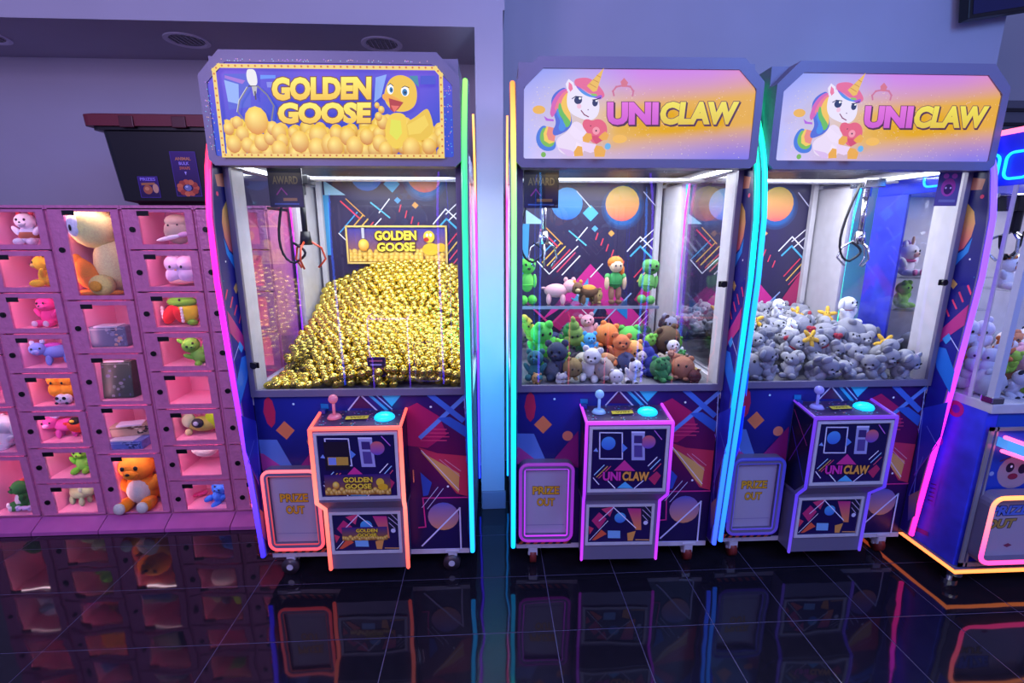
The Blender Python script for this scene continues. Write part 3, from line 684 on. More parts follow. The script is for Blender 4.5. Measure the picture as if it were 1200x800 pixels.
    for j in range(nz):
        z0, z1 = 1.76+(.299)*j/nz, 1.76+.299*(j+1)/nz
        for q in range(nu):
            P = [((2*p/nu-1)*W(z), z) for p, z in ((q, z0), (q+1, z0), (q+1, z1), (q, z1))]
            a.face(P, [bgf((p[0]+.417)/.834, (p[1]-1.76)/.299) for p in P])
    rnd = random.Random(5)
    if goose:
        a.bd = (-.376, .374, 1.765, 2.036)
        a.draw(GOOSE[:5])
        for j in range(5):
            for q in range(17):
                x = -.37+.047*q+rnd.uniform(-.01, .01); z = 1.845-.019*j+rnd.uniform(-.006, .006)+.02*math.exp(-((x-.2)/.1)**2); a.egg((x, z), rnd.uniform(.021, .030), '#ffd848', '#b86810')
        a.draw(GOOSE[5:], True); a.bd = None
        fr = [(-.383, 1.759), (-.381, 2.03), (-.363, 2.044), (.363, 2.044), (.381, 2.024), (.379, 1.760), (-.383, 1.759)]
        a.line(fr, '#f0d070', .013)
        for p, q in zip(fr, fr[1:]):
            L = math.dist(p, q); n = max(1, int(L/.022))
            for k in range(n): tt = (k+.5)/n; a.disc((p[0]+(q[0]-p[0])*tt, p[1]+(q[1]-p[1])*tt), (.0035, .0035), '#d07828', 8)
        for k in range(90): 
            x = rnd.choice((rnd.uniform(-.415, -.392), rnd.uniform(.39, .415))); a.disc((x, rnd.uniform(1.77, 1.99)), (.0015, .0015), rnd.choice(('#e8b070', '#60d0f0', '#c080f0')), 6)
        for k in range(60): a.disc((rnd.uniform(-.34, .34), rnd.uniform(2.052, 2.058)), (.002, .0015), rnd.choice(('#e8b0c0', '#a0d0f0', '#c080f0')), 6)
        for tx, qd in (('GOLDEN', [(-.186, 1.930), (.145, 1.936), (-.180, 2.002)]), ('GOOSE', [(-.174, 1.857), (.139, 1.861), (-.168, 1.924)])):
            a.text(tx, qd, '#7a4810', .095, ref=.058); a.text(tx, qd, '#fff060', .058, '#f0c030', .058)
    else:
        for k in range(260): a.disc((rnd.uniform(-.40, .40), 1.765+rnd.random()*.23), (.0012, .0012), rnd.choice(('#fff0c0', '#f8d890', '#f0c8f8')), 6)
        a.draw(UNI, True)
        for tx, qd, c, d in (('UNI', [(-.123, 1.868), (.060, 1.869), (-.126, 1.943)], '#e070d8', '#c858c8'), ('CLAW', [(.062, 1.869), (.340, 1.872), (.066, 1.945)], '#f0e040', '#e0c028')):
            q2 = [(p[0]+.004, p[1]-.004) for p in qd]
            a.text(tx, q2, '#4a2030', .085, ref=.058); a.text(tx, qd, '#602840', .082, ref=.058); a.text(tx, qd, c, .058, d, .058)
    a.build('marquee_panel', t, LIT)
    MB().box((-.43, -.03, 1.7735), (.43, -.0165, 1.80)).build('header_lip', ALU, t)
    # gantry and claw
    MB().cyl((-.435, .35, 1.728), (.435, .35, 1.728), .008).cyl((-.435, .39, 1.728), (.435, .39, 1.728), .008).build('cross_rail', WHITE, t)
    for x in (-.425, .425): MB().box((x-.008, .02, 1.735), (x+.008, .90, 1.752)).build('side_rail', CHROME, t)
    cx, cy = (-.30, .36) if goose or idx in (1, 3) else (.30, .36)
    cr = MB().box((cx-.05, cy-.05, 1.70), (cx+.05, cy+.05, 1.74), .005).cyl((cx, cy, 1.66), (cx, cy, 1.71), .02).build('claw_carriage', CHROME if not goose else BLACK, t)
    cl = MB().cyl((cx, cy, 1.47), (cx, cy, 1.67), .012).cyl((cx, cy, 1.44), (cx, cy, 1.50), .028, .02).build('claw', CHROME if not goose else BLACK, t, True)
    PM = mat('claw_orange', '#d84818', .4) if goose else CHROME
    for k in range(3):
        an = k*2*pi/3+.5; d = Vector((cos(an), sin(an), 0)); c0 = Vector((cx, cy, 0))
        MB().tube([c0+d*.02+Vector((0, 0, 1.455)), c0+d*.065+Vector((0, 0, 1.425)), c0+d*.08+Vector((0, 0, 1.375)), c0+d*.045+Vector((0, 0, 1.335))], .005, 6).build('prong', PM, cl, True)
    pts = [(cx-.05-.06*sin(pi*k/10), cy-.02, 1.70-.36*sin(pi*k/20)+.02) for k in range(11)]+[(cx-.05+.05*sin(pi*k/8)*1.0, cy-.02, 1.36+.09*k/8) for k in range(1, 9)]
    MB().tube(pts, .006, 6).build('cable', BLACK, t, True)
    # info card behind the glass
    x0, x1, z0, z1 = (-.37, -.235, 1.60, 1.735) if idx < 2 else (-.425, -.335, 1.60, 1.70)
    if idx == 1: x0, x1 = -.40, -.255
    yc = .20; a = Art(on_y(yc)); a.n = 0; a.grid(x0, x1, z0, z1, 3, 4, lambda u, v: mix(lin('#201a50'), lin('#4a4438'), v))
    if idx < 2: a.text('AWARD', [(x0+.015, z1-.045), (x1-.015, z1-.045), (x0+.015, z1-.012)], '#8a7c58', .03)
    a.line([(x0+.03, z0+.05), (x0+.05, z0+.075), (x0+.07, z0+.05)], '#b040a0', .005); a.line([(x0+.06, z0+.03), (x1-.03, z0+.03)], '#b88850', .012); a.line([(x0+.02, z0+.012), (x1-.02, z0+.012)], '#4868c0', .006)
    cd = MB().box((x0-.002, yc+.0005, z0-.002), (x1+.002, yc+.006, z1+.02)).build('info_card', BLACK, t); a.build('card_print', cd)
    if idx == 2:
        a = Art(on_y(-.0108)); a.poly([(.30, 1.60), (.395, 1.60), (.395, 1.735), (.30, 1.735)], '#6a5890'); a.disc((.347, 1.672), (.03, .035), '#c84898'); a.disc((.347, 1.665), (.018, .02), '#4a2050'); a.disc((.337, 1.67), (.004, .004), '#f0c8e0'); a.disc((.357, 1.67), (.004, .004), '#f0c8e0'); a.disc((.33, 1.715), (.012, .01), '#f070c0'); a.disc((.365, 1.715), (.012, .01), '#f070c0'); a.line([(.32, 1.62), (.38, 1.62)], '#8a80a8', .01)
        a.build('sticker', t)
    if goose:
        a = Art(on_y(.905)); u0, u1, v0, v1 = -.272, .288, 1.325, 1.528
        a.n = 1; a.grid(u0, u1, v0, v1, 8, 4, lambda u, v: mix(lin('#b07018'), lin('#3840a0'), v))
        a.bd = (u0+.008, u1-.008, v0+.008, v1-.008); rr = random.Random(3)
        for j in range(4):
            for q in range(20): a.egg((u0+.01+.029*q+rr.uniform(-.007, .007), 1.385-.017*j), rr.uniform(.014, .019), '#ffd040', '#a85808')
        a.egg((-.18, 1.425), .03, '#ffe040', '#d88810'); a.line([(-.18, 1.52), (-.18, 1.47)], '#c8c8d0', .015)
        a.disc((.19, 1.47), (.032, .034), '#f0c838'); a.disc((.175, 1.455), (.015, .012), '#c03020'); a.disc((.2, 1.40), (.05, .035), '#f0c030'); a.disc((.255, 1.41), (.03, .025), '#e8b828'); a.disc((.18, 1.48), (.006, .009), '#ffffff'); a.disc((.2, 1.48), (.006, .009), '#ffffff')
        a.bd = None
        for tx, qd in (('GOLDEN', [(-.115, 1.450), (.12, 1.452), (-.115, 1.503)]), ('GOOSE', [(-.105, 1.388), (.11, 1.390), (-.105, 1.438)])):
            a.text(tx, qd, '#5a3008', .1); a.text(tx, qd, '#f8e048', .045)
        a.line([(u0, v0), (u1, v0), (u1, v1), (u0, v1), (u0, v0)], '#f0d070', .01)
        MB().box((u0, .907, v0), (u1, .918, v1)).build('sign_board', BLACK, t); a.build('sign_print', t)
    # control box
    xb = .012; up = .172; lo = .163
    pu = [(-.147, .436), (-.147, .748), (.0, .771), (.0, .373), (-.089, .373)]; pl = [(-.089, .085), (-.089, .373), (0, .373), (0, .085)]
    b = MB(); b.prism(pu, xb-up, xb+up); b.prism([(-.089, .085), (-.089, .3728), (-.002, .3728), (-.002, .085)], xb-lo, xb+lo)
    cb = b.build('control_box', ALU, t)
    for sx in (-1, 1):
        x0, x1 = sorted((xb+sx*up, xb+sx*(up+.0015))); ss = MB().prism([(-.138, .45), (-.138, .742), (-.004, .762), (-.004, .39), (-.085, .39)], x0, x1).build('side_sheet', DARK, cb)
        a = Art(on_x(xb+sx*(up+.0016), sx), (-.137, -.005, .45, .74)); a.line([(-.13, .46), (-.01, .66)], '#4038b0', .004); a.line([(-.13, .72), (-.02, .5)], '#7030a0', .004); a.line([(-.01, .74), (-.12, .62)], '#c04080', .004); a.build('side_print', cb)
    kb, kd, ki = ((2.0, 1.6, .7), (1.25, .55, 1.3), (.85, .45, .6))[idx % 3]; kk = 1 if idx < 3 else 3.5; nf = lambda t: [x*kb*kk for x in boxc(t)]
    for sx in (-1, 1):
        xu, xl = xb+sx*(up+.002), xb+sx*(lo+.002)
        pth = [(-.150, .752), (-.150, .436), (-.092, .373), (-.092, .087)]
        b = MB(); rb = .0082 if goose else .0062
        for (ya, za), (yb, zb_) in zip(pth, pth[1:]):
            xa_ = xu if za > .373 else xl; xb_ = xu if zb_ > .373 else xl
            b.cyl((xa_, ya, za), (xb_, yb, zb_), rb).sph((xb_, yb, zb_), rb, u=8, v=6)
        b.cyl((xu, -.150, .754), (xu, -.004, .778), .006)
        b.build('neon_strip', NEON_T, cb, colf=lambda v: nf((v.z-.087)/.69))
    MB().cyl((xb-up-.002, -.150, .754), (xb+up+.002, -.150, .754), .0085).build('neon_strip', NEON_T, cb, colf=lambda v: nf(1))
    for (u0, u1, v0, v1, yy, art) in ((-.150, .150, .462, .728, -.1478, BOX), (-.140, .132, .172, .346, -.0898, BOX2)):
        MB().ring([(u0-.012+xb, v0-.012), (u1+.012+xb, v0-.012), (u1+.012+xb, v1+.010), (u0-.012+xb, v1+.010)], [(u0+xb, v0), (u1+xb, v0), (u1+xb, v1), (u0+xb, v1)], yy-.006, yy).build('door_trim', WHITE, cb)
        a = Art(on_y(yy-.0003, xb), (u0, u1, v0, v1)); a.grid(u0, u1, v0, v1, 4, 4, lambda u, v: mix(lin('#241050'), lin('#141448'), v)); a.draw(art)
        if art is BOX:
            if goose:
                a.poly([(-.125, .58), (-.03, .58), (-.03, .70), (-.125, .70)], '#221828'); a.poly([(-.115, .60), (-.035, .60), (-.035, .635), (-.115, .635)], '#c8a040'); a.poly([(-.112, .602), (-.082, .602), (-.082, .633), (-.112, .633)], '#8098e0')
                a.grid(-.135, .125, .470, .560, 5, 3, lambda u, v: mix(lin('#a06810'), lin('#382070'), v)); a.bd = (-.135, .125, .470, .560); rr = random.Random(8)
                for k in range(26): a.egg((-.13+.0102*k, .484+rr.uniform(-.006, .010)), .010, '#f8c838', '#985008')
                a.disc((.085, .525), (.016, .018), '#f0c838'); a.disc((.095, .505), (.02, .014), '#e8b828'); a.egg((-.09, .515), .014, '#ffe040', '#c87810'); a.bd = None
                for tx, qd in (('GOLDEN', [(-.06, .527), (.055, .526), (-.06, .550)]), ('GOOSE', [(-.055, .499), (.05, .498), (-.055, .522)])): a.text(tx, qd, '#4a2808', .1); a.text(tx, qd, '#f8d840', .04)
            else:
                a.bd = None
                for tx, qd, c in (('UNI', [(-.100, .501), (-.026, .500), (-.101, .541)], '#d838a8'), ('CLAW', [(-.020, .500), (.090, .497), (-.019, .541)], '#f0a848')): a.text(tx, qd, '#301028', .09); a.text(tx, qd, c, .045)
        elif goose:
            a.bd = (-.105, .085, .222, .285); a.grid(-.105, .085, .222, .285, 4, 2, lambda u, v: mix(lin('#a06810'), lin('#402878'), v)); rr = random.Random(9)
            for k in range(20): a.egg((-.1+.0098*k, .232+rr.uniform(-.004, .008)), .009, '#f8c838', '#985008')
            a.bd = None
            for tx, qd in (('GOLDEN', [(-.045, .262), (.045, .261), (-.045, .279)]), ('GOOSE', [(-.04, .241), (.04, .240), (-.04, .258)])): a.text(tx, qd, '#4a2808', .1); a.text(tx, qd, '#f8d840', .04)
        a.build('door_print', cb)
    # deck of the control box: sloping printed sheet, joystick, sticker, button
    dk = lambda y: .7712+(y)*(.023/.147)
    a = Art(lambda u, v, n: (u, v, dk(v)+EPS*n+.0005)); a.n = 0
    a.grid(xb-up+.006, xb+up-.006, -.142, -.003, 6, 3, lambda u, v: mix(lin('#201840'), lin('#503868'), .5+.5*sin(u*9+v*5)))
    rr = random.Random(11)
    for k in range(60): a.disc((xb+rr.uniform(-.16, .16), rr.uniform(-.135, -.01)), (.0035, .003), rr.choice(('#c060a0', '#50b0c0', '#d0a060', '#8080c0')), 6)
    a.poly([(-.045, -.085), (.045, -.080), (.045, -.055), (-.045, -.060)], '#d8c838'); a.text('WIN', [(-.03, -.078), (.03, -.075), (-.03, -.064)], '#605010', .02)
    a.build('deck_print', cb)
    jx, jy = -.095, -.055
    MB().cyl((jx, jy, dk(jy)), (jx, jy, dk(jy)+.012), .030, .022, 20).cyl((jx, jy, .77), (jx, jy, .83), .006).sph((jx, jy, .842), .019, u=16, v=10).build('joystick', mat('joystick_'+str(idx % 3), ('#d87890', '#88b8e8', '#8888d8')[idx % 3], .25, emit=.25), cb, True)
    MB().sph((.108, -.062, dk(-.06)+.002), (.042, .036, .022), u=20, v=10).build('lit_button', mat('lit_cyan_button', '#20c8f0', .3, emit=1.1, ecol='#10c8f8'), cb, True)
    MB().box((-.165, -.03, .768), (-.14, -.005, .785), .002).build('coin_slot', mat('slot_blue', '#203890', .3), cb)
    # prize door
    x0, x1, z0, z1 = -.427, -.188, .146, .527
    pd = MB().ring(rrect(x0, x1, z0, z1, .035), rrect(x0+.022, x1-.022, z0+.026, z1-.026, .012), -.045, .0005).build('prize_door', ALU, t)
    fd = doorc
    MB().tube([(x, -.043, z) for x, z in rrect(x0+.006, x1-.006, z0+.006, z1-.006, .032)], .0075, closed=True).build('neon_ring', NEON_T, pd, True, colf=lambda v: [x*kd for x in fd((v.z-z0)/(z1-z0))])
    MB().tube([(x, -.041, z) for x, z in rrect(x0+.024, x1-.024, z0+.028, z1-.028, .008)], .003, closed=True).build('neon_ring', NEON_T, pd, True, colf=lambda v: [x*ki for x in fd((v.z-z0)/(z1-z0))])
    MB().box((x0+.024, -.022, z0+.028), (x1-.024, -.014, z1-.028), .002).build('flap', mat('flap_grey', '#a8a0b4', .4, bump=.08, bscale=30), pd)
    a = Art(on_y(-.0225)); a.line([(x0+.035, z0+.07), (x1-.035, z0+.07)], '#8078a0', .003); a.build('flap_line', pd)
    for tx, qd in (('PRIZE', [(-.367, .367), (-.248, .366), (-.367, .407)]), ('OUT', [(-.347, .310), (-.268, .309), (-.347, .350)])): a = Art(on_y(-.0225)); a.text(tx, qd, '#584020', .07); a.text(tx, qd, '#e0a828', .03); a.build('lettering', pd)
    a = Art(on_y(-.0068), (-.43, -.19, .108, .128)); a.poly([(-.43, .108), (-.19, .108), (-.19, .128), (-.43, .128)], '#181420')
    for k in range(8): a.poly([(-.43+k*.034, .108), (-.413+k*.034, .108), (-.395+k*.034, .13), (-.412+k*.034, .13)], '#e06848')
    hz = MB().box((-.432, -.0065, .107), (-.188, -.0042, .129)).build('hazard_strip', BLACK, t); a.build('stripe_print', hz)
    MB().box((.185, -.0062, .44), (.19, -.0045, .50)).box((.20, -.0062, .44), (.205, -.0045, .50)).build('hasp', CHROME, t)
    # casters
    for k, (x, y) in enumerate(((-.36, .022), (.36, .022), (-.36, .86), (.36, .86))):
        c = MB().box((x-.03, y-.03, .090), (x+.03, y+.03, .10)).box((x-.020, y-.022, .045), (x-.016, y+.022, .092)).box((x+.016, y-.022, .045), (x+.020, y+.022, .092)).cyl((x-.022, y, .040), (x+.022, y, .040), .008).cyl((x, y, .075), (x, y, .092), .018).build('caster', CASTER, t)
        if k < 2: MB().box((x-.019, y-.0265, .048), (x+.019, y-.0225, .084), .002).build('front_plate', CASTER, c)
        if goose: MB().cyl((x-.004, y-.034, .0385), (x-.004, y-.008, .0385), .038, n=24).build('wheel', mat('grey_wheel', '#3a3038', .35), c, True); MB().cyl((x-.004, y-.037, .0385), (x-.004, y-.0345, .0385), .014, n=16).build('hub', CASTER, c)
        else: MB().cyl((x-.014, y, .0375), (x+.014, y, .0375), .0372, n=24).build('wheel', RUBBER, c, True)
    # lamp under the header lights the prizes
    l = bpy.data.lights.new('prize_lamp', 'AREA'); l.shape = 'RECTANGLE'; l.size = .7; l.size_y = .5; l.energy = 12 if goose else (15 if idx < 3 else 4); l.color = (.93, .95, 1.0)
    o = bpy.data.objects.new('prize_lamp', l); COL.objects.link(o); o.parent = t; o.location = (0, .42, 1.772)
    return t
V = ramp
m1 = machine(0, 'claw machine with the golden goose sign, filled with gold eggs',
    V([(0, '#4030ff'), (.22, '#7040ff'), (.4, '#c030ff'), (.6, '#ff20e0'), (.78, '#ff30b0'), (.86, '#ff4060'), (1, '#ff4040')]),
    V([(0, '#20c0ff'), (.3, '#10d8f8'), (.5, '#10e8d0'), (.8, '#30e890'), (1, '#a0e870')]),
    lambda sx, t: V([(0, '#2040ff'), (.3, '#6030ff'), (.6, '#c030ff'), (.78, '#ff30d0'), (.85, '#f0c060'), (1, '#e0c060')])(t),
    V([(0, '#ff5a50'), (.5, '#ff7a70'), (1, '#ff5a50')]), V([(0, '#ff5060'), (.5, '#ff3858'), (1, '#ff7080')]), True)
m2 = machine(1, 'middle claw machine with the unicorn sign, filled with mixed plush toys',
    V([(0, '#10c8f0'), (.3, '#10e0e8'), (.5, '#30e8c0'), (.75, '#a0e890'), (.9, '#e8d070'), (1, '#f0a040')]),
    V([(0, '#4060ff'), (.3, '#1890ff'), (.55, '#00d8ff'), (.75, '#00e8e0'), (1, '#20f0b0')]),
    lambda sx, t: V([(0, '#10a0f0'), (.35, '#20b0f0'), (.5, '#d080d0'), (.8, '#ff30d0'), (.88, '#e0c060'), (1, '#e0a060')])(t) if sx < 0 else V([(0, '#8040ff'), (.4, '#6038ff'), (.8, '#ff40e0'), (1, '#40c0ff')])(t),
    V([(0, '#c838ff'), (.6, '#a030ff'), (1, '#d040ff')]), V([(0, '#d030ff'), (.5, '#8038ff'), (1, '#b840f0')]))
m3 = machine(2, 'right unicorn sign claw machine, filled with grey plush toys',
    V([(0, '#3080ff'), (.5, '#20a8ff'), (1, '#20f0c0')]),
    V([(0, '#ff30c0'), (.3, '#e030f0'), (.5, '#a050ff'), (1, '#6060ff')]),
    lambda sx, t: V([(0, '#20c0f0'), (.5, '#20e0c0'), (1, '#20c8f8')])(t),
    V([(0, '#7050ff'), (.6, '#5838ff'), (1, '#8040ff')]), V([(0, '#6048ff'), (1, '#4048ff')]))

# machines across the aisle, behind the camera: the photograph shows their neon mirrored in the glass
OP = 'claw machines across the aisle'
machine(3, 'claw machine across the aisle with purple neon, mirrored in the golden goose glass', V([(0, '#6040ff'), (1, '#a040ff')]), V([(0, '#3060ff'), (1, '#4090ff')]), lambda sx, t: lin('#5040ff'), V([(0, '#7040ff'), (1, '#8848ff')]), V([(0, '#6040ff'), (1, '#7040ff')]), group=OP)
machine(4, 'claw machine across the aisle with pink neon, mirrored in the middle machine glass', V([(0, '#2080ff'), (1, '#20a8ff')]), V([(0, '#8040ff'), (1, '#20a8d0')]), lambda sx, t: lin('#3080ff'), V([(0, '#ff5070'), (1, '#ff5878')]), V([(0, '#ff5070'), (1, '#ff5878')]), group=OP)
machine(5, 'claw machine across the aisle with coral neon, mirrored in the right machine glass', V([(0, '#7050ff'), (1, '#9050ff')]), V([(0, '#7050ff'), (1, '#9050ff')]), lambda sx, t: lin('#6050ff'), V([(0, '#ff6858'), (1, '#ff7060')]), V([(0, '#ff6858'), (1, '#ff7060')]), group=OP)
# ---------------------------------------------------------------- plush toys
PM = {}
def fur(c): return mat('plush_'+c.strip('#'), c, .9, noise=.10, nscale=60, bump=.25, bscale=220)
def plush_mesh(pname, c, blobs):
    k = (pname, c, repr(blobs))
    if k not in PM:
        b = MB(); big = max(max(bl[1]) if isinstance(bl[1], tuple) else bl[1] for bl in blobs)
        for bl in blobs: b.sph(bl[0], bl[1], bl[2] if len(bl) > 2 else None, *((12, 8) if big > .12 else (8, 6)))
        me = bpy.data.meshes.new(pname); b.b.to_mesh(me); b.b.free(); me.shade_smooth(); me.materials.append(BLACK if c == 'k' else fur(c)); PM[k] = me
    return PM[k]
def seated(c, belly=None, ears='round', ear=None, snout=None, feet=None, eye='k', extra=()):
    ear = ear or c; P = [('body', c, [((0, 0, .30), (.25, .21, .30))]), ('head', c, [((0, -.05, .72), (.27, .24, .25))])]
    for s in (-1, 1):
        P.append(('arm', c, [((s*.25, -.08, .42), (.08, .09, .19), (s*.6, 'Y'))])); P.append(('leg', c, [((s*.17, -.24, .11), (.11, .20, .11))]))
        if feet: P.append(('foot', feet, [((s*.17, -.40, .13), (.09, .06, .10))]))
        if ears == 'round': P.append(('ear', ear, [((s*.21, -.02, .93), (.10, .06, .10))]))
        elif ears == 'point': P.append(('ear', ear, [((s*.16, -.02, .97), (.07, .05, .13), (s*.3, 'Y'))]))
        elif ears == 'long': P.append(('ear', ear, [((s*.28, -.02, .72), (.08, .10, .21), (s*-.3, 'Y'))]))
        elif ears == 'big': P.append(('ear', ear, [((s*.27, -.04, .86), (.16, .07, .15))]))
        elif ears == 'top': P.append(('ear', ear, [((s*.13, -.14, .94), (.10, .10, .10))]))
        P.append(('eye', eye, [((s*.10, -.275, .77), (.035, .02, .042))]))
    if belly: P.append(('belly', belly, [((0, -.10, .29), (.19, .15, .23))]))
    if snout: P.append(('snout', snout, [((0, -.25, .66), (.12, .09, .085))])); P.append(('nose', 'k', [((0, -.335, .69), (.035, .02, .025))]))
    return P+list(extra)
def quad(c, belly=None, ear=None, snout=None, extra=()):
    ear = ear or c; P = [('body', c, [((.08, 0, .42), (.38, .22, .22))]), ('head', c, [((-.36, -.04, .56), (.22, .22, .21))])]
    for x in (-.14, .30):
        for y in (-.13, .13): P.append(('leg', c, [((x, y, .16), (.085, .085, .17))]))
    for s in (-1, 1): P.append(('ear', ear, [((-.34+s*.12, -.02, .77), (.07, .05, .08))])); P.append(('eye', 'k', [((-.38+s*.10, -.24, .60), (.03, .02, .035))]))
    P.append(('snout', snout or c, [((-.40, -.22, .50), (.10, .09, .075))])); P.append(('tail', c, [((.47, 0, .50), (.09, .04, .04))]))
    return P+list(extra)
def ballp(c): return [('body', c, [((0, 0, .5), (.5, .48, .5))]), ('ear', c, [((-.28, 0, .93), (.13, .09, .13))]), ('ear', c, [((.28, 0, .93), (.13, .09, .13))]),
    ('eye', 'k', [((-.16, -.45, .58), (.05, .03, .06))]), ('eye', 'k', [((.16, -.45, .58), (.05, .03, .06))]), ('foot', c, [((-.2, -.28, .06), (.13, .16, .08))]), ('foot', c, [((.2, -.28, .06), (.13, .16, .08))])]
def star(c):
    return [('body', c, [((0, 0, .5), (.22, .12, .22))]+[((.32*sin(2*pi*k/5), 0, .5+.32*cos(2*pi*k/5)), (.12, .09, .24), (2*pi*k/5, 'Y')) for k in range(5)]),
            ('eye', 'k', [((-.08, -.12, .56), (.03, .02, .04))]), ('eye', 'k', [((.08, -.12, .56), (.03, .02, .04))])]
def cone(c): return [('body', c, [((0, 0, .2), (.34, .30, .22)), ((0, 0, .42), (.26, .24, .24)), ((.02, 0, .66), (.17, .16, .22)), ((.04, 0, .88), (.08, .08, .16))]), ('eye', 'k', [((-.09, -.25, .42), (.04, .03, .05))]), ('eye', 'k', [((.09, -.25, .42), (.04, .03, .05))]), ('fin', c, [((-.3, 0, .25), (.14, .08, .08))]), ('fin', c, [((.3, 0, .25), (.14, .08, .08))])]
def tube_p(c): return [('body', c, [((0, 0, .18), (.20, .18, .2)), ((0, 0, .42), (.19, .17, .24)), ((0, 0, .70), (.18, .16, .24)), ((0, 0, .95), (.12, .12, .12))]), ('eye', 'k', [((-.07, -.16, .75), (.03, .03, .04))]), ('eye', 'k', [((.07, -.16, .75), (.03, .03, .04))])]
def cubep(c, face='k'): return [('body', c, [((x, 0, z), (.30, .34, .30)) for x in (-.2, .2) for z in (.3, .68)]), ('ear', c, [((-.3, 0, 1.0), (.12, .08, .14))]), ('ear', c, [((.3, 0, 1.0), (.12, .08, .14))]), ('eye', face, [((-.18, -.33, .60), (.04, .03, .05))]), ('eye', face, [((.18, -.33, .60), (.04, .03, .05))]), ('nose', '#d0a060', [((0, -.34, .50), (.04, .03, .03))])]
def kindspec(k, c):
    return {'bear': lambda: seated(c, snout=c), 'frog': lambda: seated(c, ears='top', belly=c), 'ball': lambda: ballp(c), 'pig': lambda: quad(c), 'panda': lambda: seated(c, ears='round', ear='#202028', snout=c, feet='#282830'),
            'cone': lambda: cone(c), 'tube': lambda: tube_p(c), 'cube': lambda: cubep(c), 'star': lambda: star(c)}[k]()
def toy(name, spec, label, loc, s, rz=0, rx=0, ry=0, group=None, cat='plush toy'):
    t = thing(name, label, cat, loc, rz, group); t.rotation_euler = (rx, ry, rz); t.scale = (s, s, s)
    for pn, c, bl in spec: link(pn, plush_mesh(pn, c, bl), t)
    return t
def cname(c):
    r, g, b = (int(c[i:i+2], 16) for i in (1, 3, 5)); mx, mn = max(r, g, b), min(r, g, b); dk = 'dark ' if mx < 110 else ('pale ' if mx > 200 else '')
    if mx-mn < 22: return dk+'grey'
    if r == mx: return dk+('pink' if b > g+12 else ('orange brown' if r-b > 70 else 'beige'))
    if g == mx: return dk+'green'
    return dk+('slate blue' if mx-mn > 25 else 'violet grey')
def place(gx, st): return ('far left', 'second from the left', 'third from the left', 'middle', 'right of the middle', 'second from the right', 'far right', 'hard against the right wall')[max(0, min(7, int((gx+.40)/st)))]
def local(i, x, y, z):
    (X, Y), r = MACH[i]; return (X+cos(r)*x-sin(r)*y, Y+sin(r)*x+cos(r)*y, z)

# ---------------------------------------------------------------- gold eggs
EGG = mat('gold_foil', '#e2cc58', .16, .95, noise=.12, nscale=30, bump=.12, bscale=90)
def egg_mesh(b=None, M=None):
    b = b or MB(); n0 = len(b.b.verts); r = bmesh.ops.create_uvsphere(b.b, u_segments=12, v_segments=8, radius=.0185)
    for v in r['verts']:
        z = v.co.z; v.co.x *= 1-.18*z/.0185; v.co.y *= 1-.18*z/.0185; v.co.z *= 1.28
    if M: bmesh.ops.transform(b.b, matrix=M, verts=r['verts'])
    return b
def H(x, y):
    z = .868+.46*y+.03*sin(5*x+1)+.02*sin(9*y+3*x)
    if x < -.12: z -= .24*(-.12-x)*min(1, y/.4+.25)
    return max(z, .868)
rnd = random.Random(12); pts = []
j = 0; y = .045
while y < .90:
    x = -.405+(.017 if j % 2 else 0)
    while x < .415:
        px, py = x+rnd.uniform(-.006, .006), y+rnd.uniform(-.006, .006)
        if not (px < -.27 and py < .24): pts.append((px, py))
        x += .0365
    y += .0315; j += 1
pts.sort(key=lambda p: p[1]+rnd.uniform(0, .02))
b = egg_mesh(); me = bpy.data.meshes.new('golden_egg'); b.b.to_mesh(me); b.b.free(); me.shade_smooth(); me.materials.append(EGG)
extra = [(p[0], p[1], H(*p)) for p in pts[255:]]
# eggs that show against the front glass below the slope, and the few at the foot of the prize chute
near = [(x, y, H(x, y)) for x, y in pts[:255]]+[(-.39+.036*k % .12+rnd.uniform(-.004, .004), .05+.036*(k//5), .868+.012*rnd.random()) for k in range(25)]
for x, y, z in near:
    o = link('golden_egg', me); o.location = local(0, x, y, z); o.rotation_euler = (rnd.uniform(0, 3), rnd.uniform(0, 3), rnd.uniform(0, 6))
    tag(o, 'shiny gold egg in the front half of the heap behind the golden goose window', 'egg', 'gold eggs heaped in the golden goose machine')
b = MB()
for k in range(3):
    for (x, y) in pts[::1] if k < 1 else pts[::2]:
        z = H(x, y)-.030*(k+1)-rnd.uniform(0, .01)
        if z > .864: extra.append((x+rnd.uniform(-.012, .012), y+.015, z))
EV = [v.co.copy() for v in me.vertices]; EF = [tuple(q.vertices) for q in me.polygons]; VV = []; FF = []
for (x, y, z) in extra:
    Mx = Matrix.Translation((x, y, z))@Matrix.Rotation(rnd.uniform(0, 3), 4, Vector((rnd.random(), rnd.random(), rnd.random()+.1)).normalized()); n0 = len(VV)
    VV += [tuple(Mx@v) for v in EV]; FF += [tuple(n0+i for i in q) for q in EF]
ge = bpy.data.meshes.new('golden_eggs'); ge.from_pydata(VV, [], FF); ge.shade_smooth(); ge.materials.append(EGG)
g = link('golden_eggs', ge, kind='stuff'); g.location = (*MACH[0][0], 0); g.rotation_euler = (0, 0, MACH[0][1])
tag(g, 'rest of the heap of shiny gold eggs filling the golden goose machine', 'eggs', 'gold eggs heaped in the golden goose machine')
